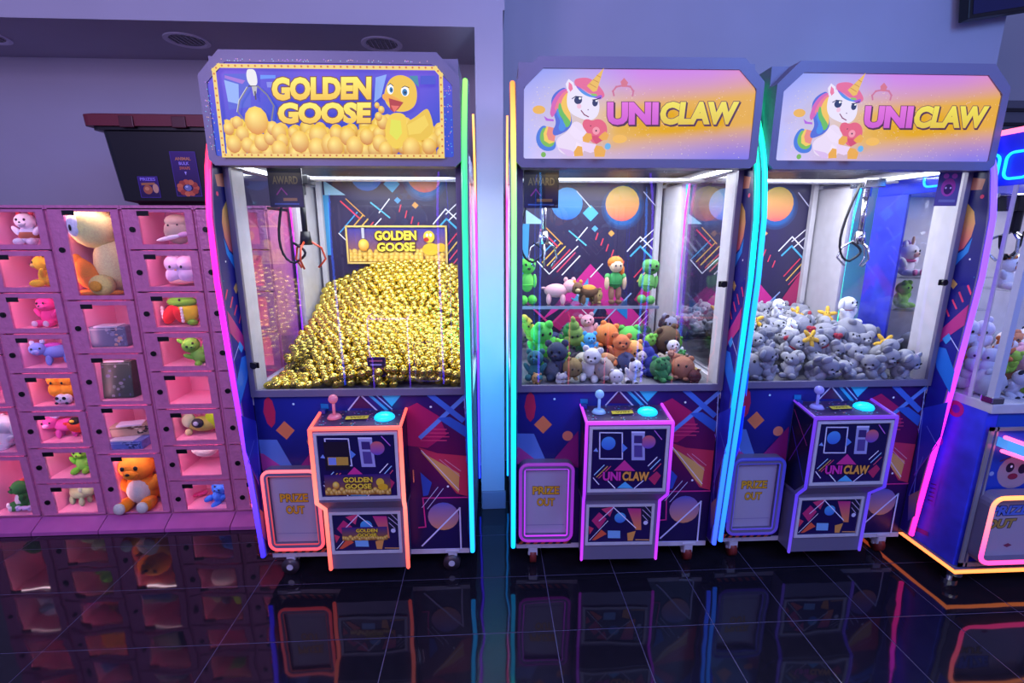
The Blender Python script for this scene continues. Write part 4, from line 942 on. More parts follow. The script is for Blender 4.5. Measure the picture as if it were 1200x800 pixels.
# clear prize chute
o = thing('prize_chute', 'clear acrylic prize chute in the left corner of the golden goose machine', 'chute', local(0, 0, 0, 0), MACH[0][1])
MB().box((-.408, .252, .848), (-.26, .256, 1.04)).build('acrylic_wall', ACRYL, o); MB().box((-.262, .02, .848), (-.258, .254, 1.04)).build('acrylic_wall', ACRYL, o)
o = thing('notice_card', 'small dark notice card standing among the gold eggs behind the window', 'card', local(0, .06, .055, .90), MACH[0][1])
MB().box((-.038, 0, 0), (.038, .004, .085)).build('card', mat('card_dark', '#2a1438', .5), o)
a = Art(on_y(-.0005)); a.line([(-.036, .002), (.036, .002), (.036, .083), (-.036, .083), (-.036, .002)], '#583070', .003)
for k, c in enumerate(('#c06878', '#b0a0d0', '#c06878', '#9080c0')): a.line([(-.026+.004*(k % 2), .070-.017*k), (.022-.004*(k % 2), .070-.017*k)], c, .007)
a.build('card_print', o)

# ---------------------------------------------------------------- plush toys of the middle machine
MIX = [
(-0.322, 0.285, 0.899, 'frog', '#58c850', 0.17, 'large bright green plush frog slumped at the left end of the mixed pile'),
(-0.229, 0.215, 0.903, 'frog', '#70c848', 0.11, 'lime green plush beside the large green frog'),
(-0.339, 0.365, 0.989, 'tube', '#c8b840', 0.14, 'olive yellow long plush poking up at the left of the mixed pile'),
(-0.239, 0.145, 0.85, 'bear', '#344058', 0.15, 'dark slate plush bear below the large green frog'),
(-0.369, 0.105, 0.85, 'bear', '#286870', 0.12, 'teal plush pressed into the lower left corner of the middle window'),
(-0.197, 0.095, 0.873, 'ball', '#8a7448', 0.075, 'olive brown round plush at the front glass below the slate bear'),
(-0.242, 0.065, 0.85, 'cube', '#b8b4b8', 0.05, 'pale grey block plush lying at the front glass'),
(-0.35, 0.065, 0.85, 'ball', '#b08858', 0.045, 'small tan plush at the bottom left of the middle window'),
(-0.111, 0.415, 0.947, 'cone', '#7c9848', 0.13, 'moss green pointed plush standing in the mixed pile'),
(-0.04, 0.465, 0.964, 'bear', '#d8a0a8', 0.11, 'pale pink plush bear behind the white plush'),
(-0.078, 0.315, 0.911, 'bear', '#4aa0d8', 0.1, 'sky blue plush in the middle of the mixed pile'),
(0.013, 0.405, 0.941, 'ball', '#e08040', 0.1, 'round orange plush at the top of the mixed pile'),
(0.057, 0.285, 0.88, 'bear', '#d87848', 0.13, 'orange plush bear right of the round orange plush'),
(-0.103, 0.145, 0.85, 'bear', '#d8d4d4', 0.13, 'tall white plush bear at the front glass'),
(-0.028, 0.185, 0.894, 'pig', '#b8865c', 0.09, 'tan plush with dark red belly in the centre of the pile'),
(-0.043, 0.095, 0.85, 'bear', '#8c8890', 0.09, 'small grey plush bear right of the tall white one'),
(0.003, 0.065, 0.85, 'ball', '#d0ccd0', 0.06, 'small white ball plush at the bottom centre of the middle window'),
(0.064, 0.095, 0.85, 'panda', '#d8d4d8', 0.095, 'white and black plush panda at the front glass'),
(0.159, 0.425, 0.908, 'ball', '#58b850', 0.11, 'round green plush right of the orange bear'),
(0.133, 0.315, 0.884, 'ball', '#e0a058', 0.09, 'apricot plush under the round green plush'),
(0.209, 0.345, 0.9, 'frog', '#78c850', 0.1, 'small green plush frog right of centre in the mixed pile'),
(0.15, 0.205, 0.875, 'panda', '#c8b8b0', 0.08, 'little beige plush with dark eyes above the panda'),
(0.217, 0.185, 0.85, 'cone', '#303890', 0.14, 'navy blue pointed plush right of the panda'),
(0.377, 0.515, 0.983, 'ball', '#382830', 0.08, 'dark brown ball plush at the top right of the pile'),
(0.325, 0.385, 0.91, 'ball', '#604c38', 0.12, 'large brown ball plush right of the green frog'),
(0.383, 0.365, 0.93, 'ball', '#58a838', 0.07, 'bright green ball plush beside the large brown one'),
(0.219, 0.085, 0.85, 'frog', '#388048', 0.09, 'dark green plush frog lying at the front glass'),
(0.31, 0.245, 0.896, 'pig', '#b08070', 0.07, 'dusty pink plush above the dark green frog'),
(0.307, 0.115, 0.85, 'ball', '#a06850', 0.09, 'russet ball plush at the front glass'),
(0.381, 0.265, 0.877, 'frog', '#48a058', 0.07, 'small green plush behind the russet ball'),
(0.434, 0.285, 0.882, 'panda', '#c8c8d8', 0.1, 'black and white plush near the right end of the pile'),
(0.388, 0.125, 0.85, 'pig', '#c8b068', 0.075, 'cream and yellow plush near the right post'),
(0.421, 0.065, 0.85, 'ball', '#502028', 0.055, 'small maroon plush in the lower right corner'),
(0.472, 0.515, 0.916, 'bear', '#8888a0', 0.14, 'grey blue plush bear at the rear right of the pile'),
(0.562, 0.485, 0.899, 'panda', '#9aa0b0', 0.12, 'pale grey plush at the far right rear of the pile'),
(-0.155, 0.565, 0.889, 'frog', '#48a050', 0.12, 'green plush at the rear left of the pile'),
(0.198, 0.415, 0.85, 'ball', '#403050', 0.13, 'dark purple plush buried behind the panda'),
(0.009, 0.465, 0.85, 'ball', '#504058', 0.14, 'dusky violet plush buried behind the orange bear')
]
for n, (x, y, z, k, c, s, l) in enumerate(MIX):
    x = max(-.35, min(.35, x)); r = random.Random(n); s *= 1.18 if s > .07 else 1.05
    toy('plush_'+{'ball': 'ball_toy', 'tube': 'long_toy', 'cone': 'pointed_toy', 'cube': 'block_toy', 'pig': 'animal', 'panda': 'panda', 'frog': 'frog', 'bear': 'bear'}[k], kindspec(k, c), l, local(1, x, y, z), s, r.uniform(-.6, .6), r.uniform(-.35, .35), (-.7 if k == 'tube' else r.uniform(-.3, .3)), 'mixed plush toys in the middle machine')
rr = random.Random(31); cols = ['#8a8078', '#505868', '#a09088', '#38704a', '#706878', '#b0a8a0', '#485078', '#806050', '#989098']
n = 0
for gy in (.14, .26, .39, .52, .66, .80):
    for gx in (-.34, -.23, -.12, -.01, .10, .21, .33):
        n += 1
        if gy < .2 and n % 2: continue
        z = .85+(.0 if gy < .3 else .025)
        c = cols[(n*5) % 9]
        toy('plush_bear' if n % 2 else 'plush_ball_toy', kindspec('bear' if n % 2 else 'ball', c), '%s %s low in mixed pile, %s row, %s' % (cname(c), 'plush bear' if n % 2 else 'round plush', ('front', 'second', 'third', 'fourth', 'fifth', 'rear')[int((gy-.1)/.13)], place(gx, .115)), local(1, gx+rr.uniform(-.02, .02), gy+rr.uniform(-.02, .02), z), rr.uniform(.085, .11), rr.uniform(-2, 2), rr.uniform(-.8, .8), 0, 'mixed plush toys in the middle machine')
# clear shelf and the plush toys on it
o = thing('clear_shelf', 'clear acrylic shelf across the middle machine holding five plush toys', 'shelf', local(1, 0, 0, 0), MACH[1][1])
MB().box((-.43, .46, 1.122), (.30, .68, 1.129)).build('shelf_board', ACRYL, o)
MB().box((-.43, .455, 1.118), (.30, .46, 1.133)).build('front_edge', mat('acrylic_edge', '#8890a8', .3), o)
MB().box((-.43, .47, 1.10), (-.42, .67, 1.122)).build('bracket', CHROME, o); MB().box((.28, .47, .85), (.29, .66, 1.122)).build('bracket', ACRYL, o)
G5 = 'plush toys on the clear shelf'; ZS = 1.1295
toy('plush_pig', quad('#e8a8b0', snout='#f0bcc0'), 'pale pink plush pig standing on the clear shelf', local(1, -.20, .56, ZS), .165, pi-.15, group=G5)
toy('plush_dog', quad('#6b4a34', ear='#d89040', snout='#c8a878', extra=[('patch', '#d88838', [((.08, 0, .50), (.30, .20, .17))])]), 'brown and orange plush animal between the pink pig and the doll', local(1, -.055, .56, ZS), .15, .2, group=G5)
toy('plush_chick', ballp('#c8b070'), 'small tan plush tucked behind the doll on the shelf', local(1, .005, .60, ZS), .075, 0, group=G5)
doll = [('head', '#e8c8a8', [((0, -.02, .84), (.15, .14, .15))]), ('hair', '#e07830', [((0, .03, .90), (.18, .16, .15)), ((.15, .02, .72), (.06, .07, .14))]), ('body', '#3c9850', [((0, 0, .52), (.17, .12, .19))]), ('belt', '#1c6838', [((0, -.005, .44), (.172, .125, .03))])]
for s in (-1, 1): doll += [('arm', '#e0bc98', [((s*.20, -.03, .47), (.055, .06, .16))]), ('sleeve', '#58b060', [((s*.18, 0, .60), (.07, .075, .08))]), ('leg', '#9c6a58', [((s*.08, -.01, .24), (.07, .075, .17))]), ('shoe', '#6c4838', [((s*.08, -.05, .05), (.075, .10, .055))]), ('eye', '#202838', [((s*.055, -.155, .85), (.018, .01, .025))])]
toy('plush_doll', doll, 'plush doll with orange hair and green tunic on the shelf', local(1, .095, .56, ZS), .235, .1, group=G5)
def green_fig(c, d): 
    P = [('head', c, [((0, 0, .82), (.19, .17, .17)), ((-.07, 0, .86), (.12, .15, .12)), ((.07, 0, .86), (.12, .15, .12))]), ('body', d, [((0, 0, .48), (.15, .12, .22))]), ('belt', c, [((0, -.01, .42), (.155, .125, .035))]), ('nose', '#203820', [((0, -.165, .77), (.04, .02, .03))])]
    for s in (-1, 1): P += [('foot', c, [((s*.10, -.07, .10), (.10, .13, .10))]), ('arm', d, [((s*.17, 0, .50), (.05, .06, .15))]), ('eye', 'k', [((s*.07, -.165, .86), (.025, .012, .03))])]
    return P
toy('plush_figure', green_fig('#58a050', '#70b860'), 'green plush figure leaning at the right end of the clear shelf', local(1, .255, .56, ZS), .235, 0, 0, .12, G5)
toy('plush_figure', green_fig('#58c040', '#68c850'), 'bright green plush figure half hidden at the left end of the clear shelf', local(1, -.365, .56, ZS), .24, .2, group=G5)

# ---------------------------------------------------------------- grey plush toys of the right machine
KG = 'grey plush toys heaped in the right unicorn machine'
def koala(c, e): return seated(c, belly=mixhex(c, '#c8c8cc'), ears='big', ear=e, snout=mixhex(c, '#c0c0c4'))
def mixhex(a, b): return '#'+''.join('%02x' % ((int(a[i:i+2], 16)+int(b[i:i+2], 16))//2) for i in (1, 3, 5))
specs = [koala('#8c8c96', '#a8a8b0'), koala('#9a9aa2', '#84848e'), koala('#7c7e8a', '#9a9aa4'), seated('#a0a0a6', ears='long', ear='#6c6e78', snout='#b8b8bc', extra=[('scarf', '#a02c38', [((0, -.05, .50), (.20, .19, .045))])]), ballp('#8e8e98')]
rr = random.Random(77); lay = []
for gy in range(8):
    for gx in range(8): lay.append((-.36+.103*gx+(.05 if gy % 2 else 0), .44+.062*(gy), .955+.012*rr.random()))
for gy in range(4):
    for gx in range(8): lay.append((-.365+.103*gx+(.045 if gy % 2 else 0), .10+.095*gy, .872+.028*gy+.01*rr.random()))
for gx in range(8): lay.append((-.34+.097*gx, .07, .85))
for gx in range(7): lay.append((-.31+.103*gx, .30, .955))
for gx in range(7): lay.append((-.31+.103*gx, .18, .925))
for n, (x, y, z) in enumerate(lay):
    if x > .39 or (y > .88): continue
    sp = specs[rr.choice((0, 0, 1, 1, 2, 3, 3, 4))]
    si = specs.index(sp); toy('plush_koala', sp, '%s, %s layer, %s' % (('mid grey plush koala', 'light grey plush koala', 'dark grey koala', 'grey plush with red scarf', 'round grey plush')[si], 'back' if y > .43 else ('bottom' if z < .9 else ('lower' if z < .93 else 'upper')), '%s row, %s' % (('front', 'second', 'third', 'fourth', 'fifth', 'sixth', 'seventh', 'eighth', 'ninth', 'tenth', 'eleventh', 'twelfth', 'thirteenth', 'rear')[min(14, int(y/.062))-1], place(x, .105))), local(2, max(-.37, min(.37, x)), y, z), rr.uniform(.118, .148), rr.uniform(-1.4, 1.4), rr.uniform(-1.0, .9), rr.uniform(-.6, .6), KG)
for k, (x, y, z, l) in enumerate(((-.30, .50, 1.055, 'yellow star plush at the far left on the grey heap'), (-.17, .34, 1.03, 'yellow star plush left of centre on the grey heap'), (.02, .16, .985, 'large yellow star plush nearest the window on the grey heap'), (.10, .45, 1.045, 'yellow star plush at the crest of the grey heap'), (.24, .42, 1.045, 'yellow star plush just right of the crest of the grey heap'), (.355, .13, .965, 'yellow star plush against the right post'), (-.25, .30, 1.02, 'pale yellow star plush lying flat left in the grey heap'))):
    toy('plush_star', star('#e0b038' if k < 6 else '#d8c8a0'), l, local(2, x, y, z), .085, rr.uniform(-.5, .5), -.5, rr.uniform(-.6, .6), 'yellow star plush toys on the grey heap')
for k, (x, y, z, s, l) in enumerate(((.345, .42, 1.03, .15, 'tall white plush dog with long ears standing right on the grey heap'), (-.055, .30, 1.01, .11, 'bright white plush lying at the middle of the grey heap'), (.02, .50, 1.04, .12, 'white plush dog behind the yellow stars at the crest'), (-.22, .33, 1.02, .07, 'little white plush on the left of the grey heap'))):
    toy('plush_dog', seated('#e8e8ea', ears='long', ear='#d8d8dc', snout='#f0f0f0', extra=[('collar', '#b03040', [((0, -.02, .52), (.19, .18, .035))])]), l, local(2, x, y, z), s, rr.uniform(-.3, .6), -.1, (0, 1.1, .2, .8)[k], 'white plush toys on the grey heap')
for k, (x, y, z) in enumerate(((-.28, .38, 1.03), (-.1, .2, .985), (.08, .3, 1.01), (.16, .22, .99), (.2, .5, 1.05), (.28, .3, 1.01), (-.33, .2, .97))):
    toy('plush_heart', [('body', '#a83040', [((-.2, 0, .62), (.28, .2, .26)), ((.2, 0, .62), (.28, .2, .26)), ((0, 0, .35), (.30, .18, .28))]), ('ribbon', '#c04858', [((0, -.18, .6), (.12, .04, .06))])], 'small dark red plush heart on the grey heap, '+('beside the leftmost star', 'left of the middle', 'just right of the middle', 'right of the big star', 'under the pair of stars', 'below the white dog', 'at the far left front')[k], local(2, x, y, z), .045, rr.uniform(-1, 1), group='red plush hearts in the grey heap')

# ---------------------------------------------------------------- lockers
LOCK = mat('locker_purple', '#d880ac', .36, .08, noise=.08, nscale=30, bump=.35, bscale=70)
PINK = mat('locker_pink_liner', '#f4a4c4', .5); CELL_FILL = mat('cell_fill_glow', '#ffe4f0', .5, emit=15, ecol='#ffdcec'); PLINTH = mat('plinth_pink', '#b85aa0', .3, .1, noise=.08, nscale=12)
SLATE = mat('number_plate', '#0c0a10', .3); YF = 2.352
def rows(tall):
    if tall: return [(1.587, 1.207), (1.160, .951), (.898, .682), (.641, .422), (.380, .070)]
    return [(1.585-.195*n, 1.442-.195*n) for n in range(8)]
names = ['locker column cut by the left edge, with five large doors', 'second locker column from the left, with eight small doors', 'locker column with the tall top door showing a big yellow plush', 'locker column with eight small doors below the black tote', 'last locker column, mostly hidden behind the golden goose machine']
for ci in range(5):
    X0 = -2.636+.325*ci; tall = ci % 2 == 0 and ci < 4; R = rows(tall)
    t = thing('locker_column', names[ci], 'locker', (X0, YF, 0), 0, 'purple lockers along the left wall')
    xo, xw = .075, .205; wd = .3235
    b = MB(); b.box((0, .012, .062), (.012, .25, 1.6125)).box((wd-.012, .012, .062), (wd, .25, 1.6125)).box((0, .24, .062), (wd, .252, 1.6125)).box((0, .0, 1.598), (wd, .25, 1.6155))
    b.box((.0, .012, .03), (wd, .25, .0625)); b.build('carcass', LOCK, t)
    MB().prism([(.012, .0), (.0, .062), (-.075, .020), (-.078, .003), (-.075, 0)], .0015, wd-.0015).build('plinth', PLINTH, t)
    for ri, (zt, zb) in enumerate(R):
        lo = (R[ri+1][0]+zb)/2 if ri+1 < len(R) else .066; hi = (zt+R[ri-1][1])/2 if ri else 1.606
        d = MB().ring([(.009, lo+.003), (wd-.009, lo+.003), (wd-.009, hi-.003), (.009, hi-.003)], [(xo, zb), (xo+xw, zb), (xo+xw, zt), (xo, zt)], 0, .010).build('door', LOCK, t)
        MB().box((.012, -.003, lo+.004), (wd-.012, .0, lo+.010)).build('bottom_lip', LOCK, d)
        MB().box((xo-.003, .0105, zb-.003), (xo+xw+.003, .012, zt+.003)).build('window_pane', GLASS, d)
        MB().box((xo-.002, -.004, zt-.016), (xo+.05, -.0002, zt+.006), .001).build('number_plate', SLATE, d)
        zm = (zt+zb)/2-.005 if zt-zb < .3 else zt-.17
        MB().cyl((xo-.032, -.006, zm), (xo-.032, 0, zm), .0125, n=18).cyl((xo-.032, -.008, zm), (xo-.032, -.005, zm), .007, n=12).build('lock', BLACK, d)
        xl, xr = xo-.024, xo+xw+.018; zl, zh = zb-.006, min(zt+.02, hi-.006)
        b = MB(); b.box((xl-.004, .0125, zl-.004), (xl, .235, zh)).box((xr, .0125, zl-.004), (xr+.004, .235, zh)).box((xl-.004, .0125, zl-.005), (xr+.004, .235, zl)).box((xl, .0125, zh), (xr, .235, zh+.004)).box((xl, .231, zl), (xr, .235, zh))
        b.build('cell_liner', PINK, t)
        MB().box((xl+.01, .013, zh-.005), (xr-.01, .022 if zt-zb < .3 else .030, zh-.001)).build('cell_fill_strip', CELL_FILL, t)  # glowing strip added behind the door frame to brighten the cell
        MB().box((xl+.001, .013, zl+.02), (xl+.004, .0165, zh-.01)).build('cell_fill_strip', CELL_FILL, t)  # second added strip, upright at the left, for more fill light
G6 = 'prizes in the locker cells'
def cell(ci, ri, name, spec, label, x, s, rz=0, ry=0, rx=0, y=2.46, dz=0):
    if ci in (1, 3) and s > .11: s = min(s*1.16, .152); y = 2.455
    zb = rows(ci in (0, 2))[ri][1]; return toy(name, spec, label, (x, y, zb-.005+dz), s, rz, rx, ry, G6)
def dino(c, belly, plates=None): return seated(c, belly=belly, ears='none', snout=c, feet=belly, extra=[('tail', c, [((.30, .10, .12), (.22, .09, .09))])]+([('crest', plates, [((0, .08, .93), (.05, .12, .09))])] if plates else []))
cell(1, 0, 'plush_cat', seated('#e8e8f4', ears='point', ear='#d83848', snout='#f4f4f8', extra=[('shirt', '#a8603c', [((0, .0, .30), (.27, .23, .20))])]), 'white plush cat with a brown shirt in the top left locker', -2.165, .175, .2)
cell(1, 1, 'plush_giraffe', seated('#e8c820', ears='point', snout='#c8b060'), 'yellow plush animal in the second row locker at the left', -2.125, .145, -.9)
cell(1, 2, 'plush_bear', seated('#f03c98', ears='round', feet='#f8d8e8', snout='#f458a8'), 'hot pink plush bear with pale paws in a locker', -2.150, .15, 0)
cell(1, 3, 'plush_pony', quad('#7890e0', ear='#a8c0f0', snout='#98a8e8', extra=[('mane', '#c048c0', [((.0, 0, .62), (.25, .10, .10))])]), 'sky blue plush pony with a magenta mane in a locker', -2.170, .165, .6)
cell(1, 4, 'plush_cube_bear', cubep('#f0a020')[:5]+[('base', '#e89018', [((0, 0, .12), (.4, .3, .14))])], 'orange square plush behind the panda cube', -2.150, .125, 0, dz=.02)
cell(1, 4, 'plush_panda', [('body', '#e4e4ee', [((-.2, 0, .36), (.35, .3, .34)), ((.2, 0, .36), (.35, .3, .34))])]+[('eye_patch', '#18181c', [((s*.24, -.28, .48), (.13, .05, .12))]) for s in (-1, 1)]+[('paw', '#303038', [((s*.34, -.26, .12), (.12, .06, .08))]) for s in (-1, 1)]+[('nose', 'k', [((0, -.31, .34), (.05, .03, .04))])], 'white panda face cube plush in front of the orange one', -2.125, .072, 0, y=2.405)
cell(1, 5, 'plush_pony', quad('#e058b0', ear='#f0a0e0', snout='#e8a0d8', extra=[('mane', '#c8d0ff', [((-.25, 0, .72), (.16, .08, .08))])]), 'magenta plush pony lying in a locker', -2.195, .14, .3)
cell(1, 5, 'plush_crab', [('body', '#e05030', [((0, 0, .3), (.42, .3, .28))]), ('shell', '#202018', [((.0, -.15, .50), (.20, .16, .16))]), ('claw', '#e04028', [((-.42, -.1, .36), (.14, .1, .12))]), ('claw', '#e04028', [((.42, -.1, .36), (.14, .1, .12))]), ('spot', '#e8d040', [((0, -.30, .55), (.09, .04, .06))])], 'red plush with a black and yellow back behind the magenta pony', -2.120, .12, 0, y=2.49, dz=.02)
cell(1, 6, 'plush_frog', seated('#80e038', ears='none', belly='#90e850', snout='#80e038'), 'lime green plush sitting in a locker with its head near the top', -2.135, .185, .15)
cell(1, 7, 'plush_triceratops', quad('#a8c890', ear='#c8d8b8', snout='#c0d0b0', extra=[('frill', '#c0d8c0', [((-.22, 0, .66), (.08, .22, .18))]), ('spots', '#70a060', [((.05, -.1, .52), (.2, .14, .12))])]), 'pale green plush dinosaur in the bottom left small locker', -2.185, .15, pi-.3)
cell(1, 7, 'toy_box', [('box', '#e8e020', [((0, 0, .5), (.45, .3, .5))]), ('lid', '#d8c818', [((0, 0, .92), (.46, .31, .1))])], 'small yellow toy behind the pale green dinosaur', -2.120, .10, 0, y=2.52, dz=.03)
bigbird = [('body', '#fff0a0', [((.12, .02, .34), (.19, .17, .32))]), ('head', '#fff898', [((0.02, -.04, .76), (.25, .20, .24))]), ('face_patch', '#e8ecf8', [((-.07, -.19, .77), (.10, .06, .12))]), ('eye', 'k', [((-.07, -.252, .75), (.014, .008, .035))]), ('foot', '#e8d078', [((.12, -.20, .12), (.13, .11, .12))]), ('paw_pad', '#e8a038', [((.12, -.305, .12), (.07, .02, .06))])]+[('whisker', '#f0dc70', [((-.30, -.05, .80-.18*k), (.10, .04, .04), (-.3+.9*k, 'Y'))]) for k in (0, 1)]
cell(2, 0, 'plush_chick', bigbird, 'large pale yellow plush with a white face patch in the tall top locker', -1.865, .42, 0)
cell(2, 0, 'plush_fox', [('body', '#f08a20', [((0, 0, .5), (.26, .2, .48), (-.6, 'Y'))]), ('head', '#f09028', [((-.28, -.02, .80), (.24, .2, .22))]), ('arm', '#e87818', [((.2, -.1, .35), (.1, .1, .28), (-.9, 'Y'))]), ('base', '#f09028', [((.25, -.05, .07), (.62, .18, .08))])], 'orange plush lying against the large yellow one', -1.905, .20, 0, y=2.41)
def boxed(name, label, x, z, dims, col, pcol, rz=0, y=2.44, tilt=0, seed=1, fine=True):
    o = thing(name, label, 'packaged toy', (x, y, z), rz, G6); o.rotation_euler = (tilt, 0, rz); a_, b_, c_ = dims
    MB().box((-a_/2, -b_/2, 0), (a_/2, b_/2, c_), .003).build('package', mat('pack_'+col.strip('#'), col, .35, noise=.25, nscale=35), o)
    a = Art(on_y(-b_/2-.0004)); r = random.Random(seed); a.poly([(-a_/2+.008, .008), (a_/2-.008, .008), (a_/2-.008, c_-.008), (-a_/2+.008, c_-.008)], col)
    a.bd = (-a_/2+.008, a_/2-.008, .006, c_-.006)
    for k in range(22): a.disc((r.uniform(0 if fine else -a_/2, a_/2), r.uniform(.01, c_)), (r.uniform(.004, .012), r.uniform(.004, .010)), r.choice(pcol), 8)
    a.line([(-a_/2+.01, c_-.012), (a_/2-.01, c_-.012)], pcol[0], .004)
    a.build('package_print', o); MB().box((-a_*.3, -b_/2-.002, c_-.004), (a_*.3, b_/2, c_+.004)).build('package_lid', mat('pack_lid', '#c8c8d8', .3), o)
    return o
boxed('toy_package', 'grey blister package with a patterned end in the second tall door', -1.865, .947, (.17, .07, .10), '#686c88', ['#a8a8b8', '#403848', '#d8b090', '#8890b0'], .1)
boxed('toy_package', 'large dark green foil bag filling a locker window', -1.875, .678, (.16, .06, .185), '#3c4840', ['#6c7c78', '#28302c', '#888c98', '#585c80'], .05, fine=False, tilt=-.12)
boxed('toy_package', 'tan and dark printed flat package leaning in a locker', -1.855, .470, (.19, .05, .06), '#a89078', ['#383028', '#d8c8a8', '#785040'], .2, 2.45, .1)
boxed('toy_package', 'blue flat package at the bottom of the same locker', -1.865, .418, (.20, .10, .045), '#7080c8', ['#a8b0e0', '#404880'], .0, 2.42)
cell(2, 4, 'plush_dinosaur', dino('#f09018', '#d8d8c8'), 'big orange plush dinosaur with a cream belly in the bottom tall locker', -1.865, .315, .1)
cell(3, 0, 'plush_bread', [('body', '#b8ac98', [((0, 0, .42), (.42, .28, .40)), ((0, 0, .72), (.36, .26, .22))]), ('strap', '#e8f0f4', [((-.14, -.25, .22), (.42, .07, .07), (-.2, 'Y'))]), ('strap_end', '#e8b8e0', [((.28, -.24, .32), (.20, .07, .08), (-.2, 'Y'))]), ('eye', 'k', [((-.12, -.28, .6), (.03, .02, .03))]), ('eye', 'k', [((.16, -.28, .62), (.03, .02, .03))])], 'beige bun shaped plush with a white and pink strap in a locker', -1.480, .15, 0)
cell(3, 1, 'plush_cat', cubep('#d8c8e8')+[('base', '#e0a8a0', [((0, 0, .10), (.45, .32, .12))])], 'pale lilac square plush cat in a locker', -1.490, .125, 0, dz=.006)
cell(3, 2, 'plush_crocodile', [('body', '#e0d020', [((.15, 0, .42), (.36, .25, .38))]), ('head', '#70c030', [((.05, -.05, .76), (.48, .24, .18))]), ('mouth', '#e02828', [((-.30, -.18, .36), (.20, .16, .34), (.5, 'Y')), ((-.05, -.18, .38), (.13, .14, .30), (-.3, 'Y'))]), ('teeth', '#f0f0f0', [((-.50, -.22, .28+.1*k), (.05, .05, .06)) for k in range(4)]+[((.12, -.26, .16+.1*k), (.05, .05, .06)) for k in range(5)]), ('foot', '#78c030', [((.38, -.2, .10), (.16, .14, .1))]), ('eye', 'k', [((.1, -.27, .84), (.04, .03, .04))])], 'green and yellow plush with a wide open red mouth in a locker', -1.515, .155, 0)
cell(3, 3, 'plush_frog', seated('#88d048', ears='point', belly='#90d858', snout='#70b840'), 'leaf green plush leaning at the right of a nearly empty locker', -1.440, .14, .5, -.5)
cell(3, 4, 'plush_ghost', [('body', '#f0f0f4', [((0, 0, .5), (.25, .3, .5))]), ('eye', 'k', [((-.1, -.28, .6), (.03, .02, .05))])], 'white plush barely showing at the right edge of a locker', -1.385, .10, 0, dz=.02)
cell(3, 5, 'plush_turtle', [('body', '#a8b050', [((0, 0, .36), (.5, .28, .26))]), ('goggles', '#202430', [((-.02, -.26, .48), (.20, .12, .17))]), ('lens', '#b8c0d8', [((-.02, -.365, .50), (.09, .03, .08))]), ('head', '#a8c098', [((-.42, -.05, .50), (.22, .2, .26))]), ('cape', '#a8d818', [((.40, .02, .52), (.26, .2, .38), (-.4, 'Y'))]), ('leg', '#c8d090', [((-.42, -.15, .12), (.12, .12, .12))])], 'green and yellow plush wearing dark goggles in a locker', -1.500, .15, 0)
cell(3, 6, 'plush_egg', [('body', '#e4e0dc', [((0, 0, .62), (.48, .4, .42))]), ('seam', '#908c90', [((0, 0, .33), (.34, .3, .02))])], 'white rounded plush hanging high in a locker', -1.505, .135, 0, dz=.035)
cell(3, 7, 'plush_monster', seated('#4088f0', ears='round', belly='#4890f8', snout='#3c80e8'), 'bright blue plush in the bottom small locker', -1.480, .185, -.4, .5)
cell(3, 7, 'toy_package', [('tube', '#b83878', [((-.3+.1*k, .12*k-.3, .26+.02*k), (.16, .14, .12)) for k in range(6)])], 'magenta rolled package beside the bright blue plush', -1.590, .09, -.6, y=2.47)
cell(0, 3, 'plush_rabbit', seated('#ece8f0', ears='long', snout='#f4f0f4'), 'white plush leaning in the large locker at the left edge', -2.500, .19, -.4, .4)
cell(0, 4, 'plush_dinosaur', dino('#38883c', '#f0f0f4', '#e86050'), 'green plush dinosaur with white cheeks and belly at the left edge', -2.485, .155, -.7)
cell(0, 4, 'plush_bone', [('body', '#d8c8f0', [((0, 0, .3), (.45, .2, .16)), ((-.42, 0, .38), (.14, .16, .14)), ((-.42, 0, .2), (.14, .16, .14)), ((.42, 0, .38), (.14, .16, .14)), ((.42, 0, .2), (.14, .16, .14))]), ('dot', '#404868', [((0, -.2, .3), (.05, .03, .05))])], 'little lilac plush lying before the green dinosaur', -2.44, .07, 0, y=2.40)

# ---------------------------------------------------------------- black tote on the lockers
t = thing('storage_tote', 'black plastic tote with a dark red lid standing on the lockers', 'tote', (-1.455, 2.50, 1.6158))
def rr4(x, y, r=.03): return [(cx+r*cos(radians(a)), cy+r*sin(radians(a))) for cx, cy, a0 in ((x-r, y-r, 0), (-x+r, y-r, 90), (-x+r, -y+r, 180), (x-r, -y+r, 270)) for a in range(a0, a0+91, 30)]
b = MB(); L = [[b.b.verts.new((p[0], p[1], z)) for p in rr4(x, y)] for x, y, z in ((.17, .085, 0), (.175, .09, .012), (.215, .115, .022), (.240, .135, .315), (.268, .150, .318), (.268, .150, .338))]
for A, B in zip(L, L[1:]):
    for k in range(len(A)): b.b.faces.new((A[k], A[(k+1) % len(A)], B[(k+1) % len(A)], B[k]))
b.b.faces.new(L[0][::-1]); b.b.faces.new(L[-1]); b.build('tub', mat('tote_black', '#0c0b12', .35), t)
b = MB(); L = [[b.b.verts.new((p[0], p[1], z)) for p in rr4(x, y)] for x, y, z in ((.29, .165, .332), (.292, .167, .378), (.275, .155, .383))]
for A, B in zip(L, L[1:]):
    for k in range(len(A)): b.b.faces.new((A[k], A[(k+1) % len(A)], B[(k+1) % len(A)], B[k]))
b.b.faces.new(L[0][::-1]); b.b.faces.new(L[-1]); b.build('lid', mat('lid_red', '#6c1828', .45), t)
for s in (-.1, .12): MB().box((s-.03, -.172, .325), (s+.03, -.160, .372), .003).build('latch', mat('latch_red', '#4c1220', .4), t)
ff = lambda z: -.1155-.02*(z-.022)/.293-.0012     # front wall leans out
a = Art(lambda u, v, n: (u, ff(v)-EPS*n, v))
